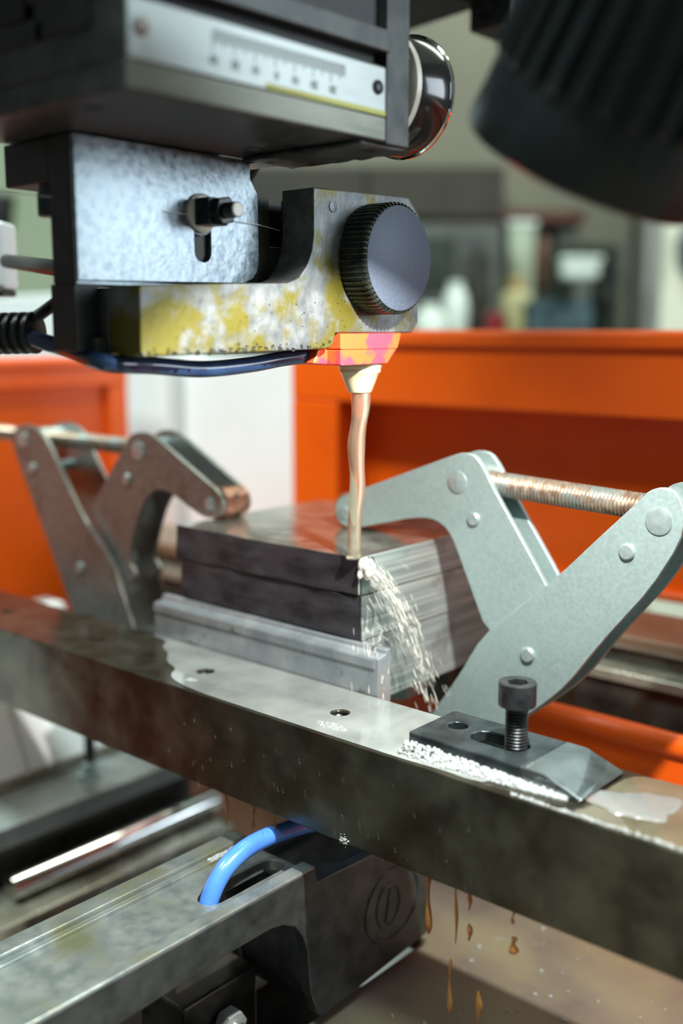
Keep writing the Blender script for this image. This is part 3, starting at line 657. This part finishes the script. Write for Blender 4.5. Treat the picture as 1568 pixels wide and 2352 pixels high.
tag(b.build('water_spray', 'spray', None, sharp=180), 'spray of water drops bursting off the block corner', 'water spray', None, 'stuff')
b = MB()
for i in range(26):
    a = rnd.random() * 2 * PI; q = rnd.random()
    b.ball((-346 + 3 + 6 * q * math.cos(a) * 0.6, 412 + 5 * q * math.sin(a) + 3, -118 - 7 * rnd.random()), 1.2 + 1.4 * rnd.random(), 2, sc=(0.9, 0.9, 1.5))
tag(b.build('water_splash', 'spray', None, sharp=180), 'frothy splash where the jet meets the block corner', 'water splash', None, 'stuff')
def water_sheet(label, y0, y1, ztop, zbot, seed):
    rr = random.Random(seed); b = MB(); n = 14; top = []; bot = []
    for i in range(n + 1):
        y = y0 + (y1 - y0) * i / n
        top.append((y, ztop + rr.gauss(0, 0.6))); bot.append((y, zbot + rr.gauss(0, 5)))
    b.prism(top + list(reversed(bot)), 'x', -345.9, -344.9, smooth=True)
    return tag(b.build('water_sheet', 'water', None, bevel=0.3), label, 'water film')
water_sheet('thin water film running down the block end below the jet', 413, 424, -117, -150, 4)

b = MB(); rnd = random.Random(31)
for i in range(90):
    y = 270 + 108 * rnd.random(); b.ball((-335 + 0.2, y, -10.6 + (y - 268) * 0.0165 + abs(rnd.gauss(0, 1.3))), 0.35 + 0.7 * rnd.random() ** 2, 1)
for i in range(60):
    b.ball((-334.9, 270 + 150 * rnd.random(), 14 - 22 * rnd.random()), 0.18 + 0.25 * rnd.random(), 1)
tag(b.build('water_beads', 'water', None, sharp=180), 'tiny water beads along the lower edge of the upper arm', 'droplets', None, 'stuff')
# ================================================================ BRACKET, COLUMN, BOLT
cl = thing('head_column', 'dark steel column block left of the silver bracket', 'column block', (-372, 300, -8))
b = MB(); b.box(-374, -360.2, 255, 335, 17.5, 74); b.build('web', 'cast_dark', cl, bevel=0.6)
b = MB(); b.box(-376, -360.2, 255, 266.5, -9, 17.5); b.build('foot', 'cast_dark', cl, bevel=0.6)
b = MB(); b.box(-405, -374, 255, 335, 57, 74); b.build('flange', 'cast_dark', cl, bevel=0.8)
b = MB(); b.lathe([(0, 4.6), (3, 4.6), (3.2, 5.4), (12, 5.4), (12.6, 4.6)], (-381, 260.5, 57), (0, 0, -1), 20); b.build('flange_bolt', 'black_oxide', cl)
br = thing('bracket_plate', 'silver zinc bracket plate with a vertical slot hanging from the slide', 'bracket', (-359, 305, 18))
outer = [(255.2, 74), (349.5, 74), (349.8, 66), (354.2, 60), (354.6, 31), (353.5, 26), (350, 22), (345, 20), (255.2, 18.4)]
b = MB(); b.prism([outer, slot2((320.5, 33), (320.5, 48), 4.6)], 'x', -360, -357.4); b.build('plate', 'bracket_zinc', br, bevel=0.5)
b = MB(); b.box(-372, -360, 256, 345, 17.2, 19.4); b.build('lower_flange', 'bracket_zinc', br, bevel=0.5)
bo = thing('bracket_bolt', 'black bolt with nut and nylon washer through the bracket slot', 'bolt', (-350, 319.5, 40))
BY, BZc = 319.5, 49.0
b = MB(); b.lathe([(0, 8.2), (1.2, 8.2), (2.4, 7.0), (2.6, 4)], (-357.4, BY, BZc), (1, 0, 0), 32); b.build('nylon_washer', 'nylon', bo)
b = MB(); b.lathe([(0, 9.4), (1, 9.4)], (-358.6, BY, BZc), (1, 0, 0), 32); b.build('back_washer', 'black_oxide', bo)
b = MB(); b.box(-355, -346, BY - 5.6, BY + 5.6, BZc - 5.6, BZc + 5.6); b.build('square_block', 'black_oxide', bo, bevel=0.6)
b = MB(); b.prism(circ(BY, BZc, 6.2, 6, 0.2), 'x', -346, -341); b.build('hex_nut', 'black_oxide', bo, bevel=0.6)
b = MB(); b.lathe([(k * 0.5, 3.3 if k % 2 else 2.9) for k in range(24)], (-346, BY, BZc), (1, 0, 0), 20); b.build('threaded_end', 'black_oxide', bo)
b = MB(); b.lathe([(0, 2.9), (0.3, 2.6)], (-334.4, BY, BZc), (1, 0, 0), 20); b.build('end_face', 'nylon', bo)
b = MB(); b.tube([(-460, 236, 62), (-374.5, 249, 51.5), (-356.6, 300, 48), (-356.0, 352, 46.5), (-366, 377, 46)], 0.16, 8, res=1)
tag(b.build('cutting_wire', 'white_paint', None), 'thin bright cutting wire running past the silver bracket', 'wire')

# ================================================================ SLIDE WITH SCALE
SXF = -284.0; SZ = 74.5
sd = thing('taper_slide', 'dark steel slide block with a graduated scale at the top', 'slide', (-350, 295, SZ))
b = MB(); b.box(-404, SXF, 223, 355, SZ, 84); b.build('base_plate', 'slide_steel', sd, bevel=0.8)
b = MB(); b.box(-404, SXF - 0.6, 223.4, 355, 84, 104); b.build('block', 'slide_steel', sd, bevel=0.6)
b = MB(); b.box(SXF - 0.4, SXF + 0.2, 224, 354, SZ + 0.8, 83.8); b.build('edge_face', 'slide_edge_steel', sd, bevel=0.1)
b = MB(); b.box(-404, SXF - 5, 226, 355, 104, 108.5); b.build('gap_block', 'cast_dark', sd)
b = MB(); b.box(-404, SXF + 2, 223, 354.9, 108.5, 117); b.build('upper_rail', 'slide_steel', sd, bevel=0.8)
b = MB(); b.box(-404, SXF - 4, 223, 355, 117, 190); b.build('carriage', 'cast_dark', sd, bevel=1)
b = MB(); b.box(-404, SXF, 355, 370, SZ - 0.5, 190); b.build('end_plate', 'slide_steel', sd, bevel=0.6)
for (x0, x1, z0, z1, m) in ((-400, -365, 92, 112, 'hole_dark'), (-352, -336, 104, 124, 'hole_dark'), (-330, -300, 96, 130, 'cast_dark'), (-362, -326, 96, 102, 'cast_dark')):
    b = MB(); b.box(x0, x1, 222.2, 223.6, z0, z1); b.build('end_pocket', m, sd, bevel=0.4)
b = MB(); b.box(SXF - 0.4, SXF + 1.0, 224.5, 353, 84.2, 102.6); scp = b.build('scale_plate', 'scale_aluminium', sd, bevel=0.25, label='bright aluminium scale with black graduations')
b = MB(); b.box(SXF + 0.9, SXF + 1.12, 285, 353, 84.3, 86.2); b.build('yellow_edge', 'scale_yellow', scp)
b = MB()
for i in range(69):
    y = 260.0 + i; L = 7.2 if i % 10 == 0 else (5.4 if i % 5 == 0 else 4.0)
    b.box(SXF + 1.0, SXF + 1.14, y - 0.12, y + 0.12, 99.2 - L, 99.2)
b.box(SXF + 1.0, SXF + 1.13, 260, 328.2, 99.1, 99.3)
go = b.build('graduation', 'ink', scp); go['kind'] = 'stuff'
for (y, s) in ((321.2, '30'), (310.8, '20'), (300.7, '10'), (290.5, '0'), (280.5, '10'), (270.5, '20'), (260.5, '30')):
    me = text_mesh(s, 0.0042); me.materials.append(MATS['ink'])
    o = bpy.data.objects.new('numeral', me); COL.objects.link(o); o.parent = scp
    # upright on the +X face, turned upside down
    o.matrix_local = Matrix.Translation((Vector((SXF + 1.12, y, 89.6)) - Vector(ORG[sd.name])) * 0.001) @ Matrix(((0, 0, 1), (1, 0, 0), (0, 1, 0))).to_4x4() @ Matrix.Rotation(PI, 4, 'Z')
for (y, z) in ((229.5, 94), (348, 94.6)):
    b = MB(); b.lathe([(0, 2.9), (0.9, 2.7), (1.4, 1.8)], (SXF + 1.0, y, z), (1, 0, 0), 22); b.build('scale_screw', 'bronze_rod' if y < 300 else 'black_oxide', scp)
for (x, y) in ((-318, 236), (-335, 330), (-300, 352), (-378, 372 - 12)):
    b = MB(); b.lathe([(0, 3.6), (0.3, 3.6)], (x, y, SZ - 0.25), (0, 0, 1), 20); b.build('bottom_hole', 'hole_dark', sd)
b = MB(); b.gridbox(-352, -286, 340, 371, SZ - 2.2, SZ - 0.3, 16, 10, 1, amp=1.0, fr=0.15); b.build('wet_under_plate', 'slide_steel', sd, sharp=180)
for z in (79, 110):
    b = MB(); b.ball((SXF - 2, 370.5, z), 1.8, 2); b.build('end_rivet', 'black_oxide', sd)
hw = thing('handwheel', 'glossy black handwheel with chrome rim on the slide end', 'handwheel', (-312, 395, 76))
HC = (-314.0, 0, 103.5)
b = MB(); b.cyl((HC[0], 370, HC[2]), (HC[0], 386, HC[2]), 12); b.build('hub', 'chrome', hw)
b = MB(); b.lathe([(0, 15), (0.5, 25.2), (3.2, 25.6), (3.6, 20)], (HC[0], 381.5, HC[2]), (0, 1, 0), 56); b.build('nylon_ring', 'nylon', hw)
b = MB(); b.lathe([(0, 16), (0.5, 23.5), (2, 24.6), (18, 26.4), (20.5, 26.2)], (HC[0], 385, HC[2]), (0, 1, 0), 64); b.build('drum', 'gloss_black', hw)
b = MB(); b.lathe([(0, 26.3), (0.6, 27.0), (1.8, 27.0), (2.6, 25.6), (3.0, 10)], (HC[0], 405, HC[2]), (0, 1, 0), 64); b.build('chrome_rim', 'chrome', hw)
# machine head above carries the slide (out of the top of the frame)
mh = thing('machine_head', 'dark machine head casting above the slide', 'machine head', (-360, 300, 190))
b = MB(); b.box(-480, -288, 60, 380, 190, 420); b.build('casting', 'cast_dark', mh, bevel=3)
ob = thing('overhead_bracket', 'black overhead bracket with a box end at the top edge', 'bracket', (-440, 610, 195))
b = MB(); b.prism([(-520, 206), (-432, 213), (-432, 260), (-520, 260)], 'y', 560, 640); b.build('beam', 'black_oxide', ob, bevel=1)
b = MB(); b.box(-424, -392, 616, 650, 191, 260); b.build('box_end', 'black_oxide', ob, bevel=0.8)
b = MB(); b.box(-440, -424, 610, 630, 225, 250); b.build('link', 'black_oxide', ob)
b = MB(); b.box(-470, -330, 380, 660, 255, 275); b.build('tie_plate', 'black_oxide', ob)

# ================================================================ CABLES AT THE LEFT
def ray(u, v, d):      # a point seen at that place of the 1568 x 2352 frame, d mm away
    F = Vector((-math.sin(YAW) * math.cos(PITCH), math.cos(YAW) * math.cos(PITCH), -math.sin(PITCH)))
    U = Vector((-math.sin(YAW) * math.sin(PITCH), math.cos(YAW) * math.sin(PITCH), math.cos(PITCH)))
    Rv = Vector((math.cos(YAW), math.sin(YAW), 0))
    return (F + Rv * (u - 784) / 2460 - U * (v - 1176) / 2460) * d
h = thing('corrugated_hose', 'black corrugated hose end at the left edge', 'hose', tuple(ray(40, 815, 450)))
a0 = ray(-160, 770, 470); a1 = ray(92, 764, 455); L = (a1 - a0).length; n = int(L / 4.2); prof = []
for k in range(n): q = k * L / n; prof += [(q, 7.2), (q + 0.7, 8.9), (q + 2.4, 8.9), (q + 3.0, 7.2)]
b = MB(); b.lathe(prof, a0, a1 - a0, 28); b.build('ribbed_sleeve', 'black_rubber', h)
b = MB(); P = [ray(60, 770, 452), ray(100, 785, 450), ray(150, 800, 448), (-352, 262, -13.2), (-350, 285, -15.0), (-350, 312, -17.2), (-350, 340, -16.0), (-350, 360, -13.9), (-350, 376, -12.8)]
b.tube(P, 3.6, 16); tag(b.build('blue_cable', 'blue_cable', None, sharp=180), 'dark blue cable sagging under the upper arm', 'cable')
b = MB(); b.tube([ray(60, 742, 455), ray(95, 720, 456), ray(135, 690, 462), ray(165, 668, 468)], 2.6, 12)
tag(b.build('thin_cable', 'black_rubber', None, sharp=180), 'thin black cable rising from the corrugated hose', 'cable')
b = MB(); b.tube([ray(15, 600, 600), ray(60, 606, 570), ray(110, 613, 520), ray(170, 620, 490)], 3.9, 14)
tag(b.build('black_conduit', 'black_rubber', None, sharp=180), 'black conduit between the white connector and the column', 'cable')
cn = thing('white_connector', 'white connector housing at the left edge', 'connector', tuple(ray(-5, 665, 620)), YAW)
b = MB(); b.box(-22, 8, -10, 16, 0, 38); b.build('housing', 'white_paint', cn, local=True, bevel=3)
b = MB(); b.box(-20, 6, -10, 16, -4, 0); b.build('gland', 'black_rubber', cn, local=True, bevel=1)
b = MB(); b.tube([ray(548, 440, 560), ray(575, 405, 555), ray(592, 375, 552)], 2.2, 10)
tag(b.build('short_cable', 'black_rubber', None, sharp=180), 'short black cable between slide and bracket', 'cable')

# ================================================================ LOWER ARM
la = thing('lower_wire_arm', 'grey cast lower wire arm running under the bar', 'machine arm', (-360, 300, -344))
LX0, LX1, LZ = -389.0, -330.0, -260.0
b = MB(); b.prism([[(LX0 + 0.5, 110), (LX1 - 1, 110), (LX1 - 1, 361), (LX0 + 0.5, 361)], slot2((-352, 300 + 12), (-352, 352), 6.5)], 'z', LZ - 10, LZ - 4); b.build('channel_floor', 'lower_arm_steel', la, bevel=0.4)
b = MB(); b.box(LX0, LX0 + 10, 110, 361.5, LZ - 6, LZ); b.build('outer_rib', 'lower_arm_steel', la, bevel=0.9)
b = MB(); b.box(LX0 + 10, LX0 + 14, 110, 361.5, LZ - 5, LZ - 2.2); b.build('inner_step', 'lower_arm_steel', la, bevel=0.5)
b = MB(); b.box(LX1 - 8.5, LX1 - 0.4, 110, 361, LZ - 6, LZ); b.build('near_rib', 'lower_arm_steel', la, bevel=0.9)
prof = [(110, LZ - 1.2), (361, LZ - 1.2), (362, LZ - 9), (456, LZ - 15), (456, -338), (448, -339), (366, -344), (362, -341), (357, -326), (355, -303), (352, -294), (346, -286), (338, -281.5), (328, -279.6), (300, -279.5), (110, -288)]
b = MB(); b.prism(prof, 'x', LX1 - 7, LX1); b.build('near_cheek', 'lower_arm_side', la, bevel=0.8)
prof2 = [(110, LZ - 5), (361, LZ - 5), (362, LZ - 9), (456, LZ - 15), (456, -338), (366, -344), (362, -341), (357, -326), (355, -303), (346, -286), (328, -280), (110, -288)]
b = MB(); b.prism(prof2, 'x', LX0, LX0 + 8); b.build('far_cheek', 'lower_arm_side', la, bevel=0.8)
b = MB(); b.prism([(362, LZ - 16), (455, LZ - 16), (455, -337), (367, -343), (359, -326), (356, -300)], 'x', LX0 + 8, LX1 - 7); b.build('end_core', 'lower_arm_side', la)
def ring_part(name, cy, cz, ry, rz, w_, h_, m):
    b = MB(); n = 64
    o_ = [(cy + ry * math.cos(2 * PI * i / n), cz + rz * math.sin(2 * PI * i / n)) for i in range(n)]
    i_ = [(cy + (ry - w_) * math.cos(2 * PI * i / n), cz + (rz - w_) * math.sin(2 * PI * i / n)) for i in range(n)]
    b.prism([o_, i_], 'x', LX1 - 0.2, LX1 + h_); return b.build(name, m, la, bevel=0.25)
ring_part('emblem_ring', 422.5, -306.5, 23.5, 21, 1.5, 0.8, 'lower_arm_side')
ring_part('emblem_oval', 419, -306, 10.5, 13, 1.6, 0.7, 'lower_arm_side')
b = MB(); b.prism([(416, -315), (418.6, -316), (423, -300), (421, -297), (419.5, -297.5)], 'x', LX1 - 0.2, LX1 + 0.7); b.build('emblem_stroke', 'lower_arm_side', la, bevel=0.2)
b = MB(); b.tube([(-352, 307, -276), (-352, 312.5, -262), (-352, 322, -252.5), (-352, 336, -248), (-352, 354, -248), (-352, 376, -251), (-356, 400, -258), (-360, 430, -266)], 4.6, 20)
tag(b.build('blue_hose', 'blue_hose', None, sharp=180), 'bright blue hose looping out of the lower arm slot', 'hose')
foam('foam_strip', 'white foam along the rib end of the lower arm', lambda r: (LX0 + 11 + 3.2 * r.random(), 333 + 28 * r.random(), 0), 420, 0.3, 0.8, LZ - 2.4, 12)
# guide block under the arm with a stud and nut
gb = thing('guide_block', 'dark oily guide block with a stud and nut below the arm', 'guide block', (-370, 300, -420))
b = MB(); b.box(-440, -378, 250, 455, -420, -352); b.build('body', 'oily_dark', gb, bevel=2)
b = MB(); b.cyl((-378, 330, -343), (-342, 330, -343), 3.4, seg=20); b.build('stud', 'chrome', gb)
b = MB(); b.prism(circ(330, -343, 8, 6), 'x', -364, -356); b.build('nut', 'grey_ledge', gb, bevel=0.6)
b = MB(); b.box(-400, -366, 305, 355, -375, -325); b.build('lug', 'oily_dark', gb, bevel=2)
b = MB(); b.box(-476, -441, 330, 420, -400, -372); b.build('red_cover', 'rust_red', gb, bevel=3)
b = MB(); b.box(-436, -384, 300, 450, -629, -420); b.build('pedestal', 'oily_dark', gb)

# ================================================================ TABLE FRAME AT THE LOWER LEFT
tf = thing('table_frame', 'white and grey machine table frame below the bar at the left', 'table frame', (-700, 400, -630))
for (y0, y1) in ((230, 300), (301.5, 429), (430.5, 505)):
    b = MB(); b.prism([(-702, -336), (-690, -336), (-745, -225), (-757, -225)], 'y', y0, y1); b.build('white_tile', 'white_paint', tf, bevel=1)
b = MB(); b.prism([(-716, -336), (-703, -336), (-758, -225), (-771, -225)], 'y', 230, 505); b.build('tile_backing', 'grey_ledge', tf)
b = MB(); b.box(-716, -690, 200, 560, -346, -336); b.build('tan_ledge', 'ledge_tan', tf, bevel=2)
b = MB(); b.box(-760, -640, 200, 556, -362, -346); b.build('grey_ledge', 'grey_ledge', tf, bevel=2)
b = MB(); b.box(-760, -650, 200, 556, -400, -362); b.build('dark_web', 'oily_dark', tf)
b = MB(); b.cyl((-626, 370, -384), (-626, 560, -384), 9, seg=24); b.build('polished_rail', 'chrome', tf)
b = MB(); b.box(-650, -600, 200, 558, -440, -394); b.build('rail_bed', 'ledge_tan', tf, bevel=2)
b = MB(); b.box(-760, -600, 200, 558, -629, -440); b.build('base', 'oily_dark', tf)
b = MB(); b.lathe([(0, 9), (3, 9), (3.2, 6), (10, 6), (10.5, 3.5), (34, 3.5)], (-668, 470, -346), (0, 0, 1), 20); b.build('stud', 'zinc_pin', tf)
b = MB(); b.cyl((-668, 470, -332), (-668, 470, -300), 4.2); b.build('stud_sleeve', 'black_rubber', tf)
# oily scrap lying in the dark pit
rnd = random.Random(5)
scrap = [('rust_red', 'rusty red scrap plate in the dark pit left of the lower arm', (-520, 420)), ('grey_ledge', 'grey steel offcut in the dark pit near the rail', (-560, 330)),
         ('rail_steel', 'dark steel offcut leaning in the pit', (-500, 330)), ('copper_jaw', 'copper coloured offcut lying in the pit', (-560, 410)),
         ('grey_ledge', 'small grey washer plate in the pit by the arm', (-470, 300)), ('rust_red', 'long rusty bar along the pit beside the arm', (-480, 400))]
for k, (m, lb, (x, y)) in enumerate(scrap):
    t = thing('metal_scrap', lb, 'scrap', (x, y, -420), rnd.random() * 3, group='scrap in the pit')
    b = MB(); lx = 12 + 26 * rnd.random(); b.gridbox(-lx, lx, -12, 12, 0, 9, 8, 5, 2, amp=3.5, fr=0.08, seed=k); b.build('offcut', m, t, local=True)
    b = MB(); b.lathe([(0, 5), (3, 5), (3.2, 3)], (lx * 0.3, 0, 9), (0, 0, 1), 14); b.build('burr', m, t, local=True)
pt = thing('pit_plate', 'oily black plate at the bottom of the pit beside the arm', 'plate', (-500, 350, -460))
b = MB(); b.gridbox(-596, -444, 150, 550, -432, -421, 24, 30, 1, amp=4, fr=0.04); b.build('plate', 'oily_dark', pt)
b = MB(); b.box(-560, -450, 180, 540, -629, -436); b.build('plinth', 'oily_dark', pt)

# ================================================================ FALLING DRIPS
def drip(label, x, y, z0, z1, r, broken=False):
    b = MB(); L = z0 - z1; pts = []; rd = []
    for k in range(9):
        q = k / 8; pts.append((x + 0.4 * math.sin(q * 5 + x), y, z0 - L * q))
        rd.append(r * (0.55 + 0.25 * math.sin(q * 7 + x)) * (0.15 if (broken and k == 0) else 1) * (1 + 0.9 * max(0, q - 0.7)) if k < 8 else r * 0.25)
    b.tube(pts, r, 10, rads=rd, res=2)
    tag(b.build('falling_drip', 'water_brown', None, sharp=180), label, 'drip', 'drips falling from the bar')
drip('thick brown drip hanging from the bar beside the emblem', -255, 352, -234.4, -262, 2.0)
drip('long thin brown drip right of the thick one', -240.5, 352, -234.4, -261, 1.0)
drip('short brown drip under the bar', -233.8, 352, -234.4, -243, 1.2)
drip('stubby brown drip below the strap clamp', -212.2, 352, -234.4, -241, 1.0)
drip('fat falling drop right of the drips', -211.5, 352, -246, -254, 2.4, True)
drip('long falling brown thread at the lower edge', -243, 352, -268, -295, 1.4, True)
drip('falling drop near the bottom edge', -228, 352, -278, -292, 2.0, True)
drip('falling drop between the brown threads', -233.5, 352, -249, -257, 1.6, True)
drip('brown drip near the left rib end of the lower arm', -383.8, 352, -234.4, -253, 1.2)
drip('twisted brown drip above the blue hose', -364, 352, -234.4, -248, 1.7)
drip('thin drip just right of the twisted one', -349, 352, -234.4, -244, 0.8)
b = MB(); rnd = random.Random(77)
for i in range(240):
    x = -312 + 260 * rnd.random(); y = 330 + 225 * rnd.random()
    b.ball((x, y, -349.7), 0.6 + 1.3 * rnd.random() ** 2, 1, sc=(1, 1, 0.6))
tag(b.build('floor_droplets', 'foam', None, sharp=180), 'glinting water droplets on the tank floor', 'droplets', None, 'stuff')
b = MB()
for i in range(46):
    x = -420 + 200 * rnd.random(); z = BT - 6 - 38 * rnd.random()
    streak(b, (x, BF - 1 - 6 * rnd.random(), z), (0.12, -0.02, -1), 1.2 + 2.6 * rnd.random(), 0.16 + 0.2 * rnd.random())
tag(b.build('bar_droplets', 'water', None, sharp=180), 'small water drops falling past the bar front', 'droplets', None, 'stuff')

# ================================================================ WORK LAMP
LC = ray(1353, 376, 350)
F = Vector((-math.sin(YAW) * math.cos(PITCH), math.cos(YAW) * math.cos(PITCH), -math.sin(PITCH)))
Uv = Vector((-math.sin(YAW) * math.sin(PITCH), math.cos(YAW) * math.sin(PITCH), math.cos(PITCH)))
Rv = Vector((math.cos(YAW), math.sin(YAW), 0))
AX = (Rv * -0.35 - Uv * 0.88 + F * 0.65).normalized()      # where the lamp points
lp = thing('work_lamp', 'black ribbed work lamp hanging in at the upper right', 'lamp', tuple(LC))
BK = -AX
def ribs(t_, r, i): return r * (1.0 + (0.08 if (t_ > 24 and i % 8 < 4) else 0.0))
b = MB(); b.lathe([(-1.2, 40.5), (0, 42.2), (3, 42.6), (22, 40.8), (24.5, 39.6), (50, 37), (85, 33), (92, 28), (95, 5)], LC, BK, 240, rfun=ribs, cap=False)
b.lathe([(-1.2, 40.5), (2, 39.4), (60, 30), (84, 20), (84.5, 1)], LC, BK, 88, cap=False)
b.build('ribbed_shade', 'lamp_black', lp, sharp=25)
b = MB(); b.lathe([(0, 29), (1.5, 29)], LC + BK * 57, BK, 48); b.build('lens', 'lamp_lens', lp)
b = MB(); s0 = LC + BK * 92
b.tube([s0, s0 + BK * 40, s0 + BK * 80 + Vector((20, 0, 30)), s0 + Vector((-60, 60, 200)), Vector((-330, 420, 262))], 7, 16); b.build('gooseneck', 'black_rubber', lp)
ld = bpy.data.lights.new('work_lamp_light', 'AREA'); ld.shape = 'DISK'; ld.size = 0.010; ld.energy = 2.1; ld.color = (1.0, 0.98, 0.92)
lo = bpy.data.objects.new('work_lamp_light', ld); COL.objects.link(lo)
lo.location = W(*(LC + AX * -54)); lo.rotation_euler = AX.to_track_quat('-Z', 'Y').to_euler()
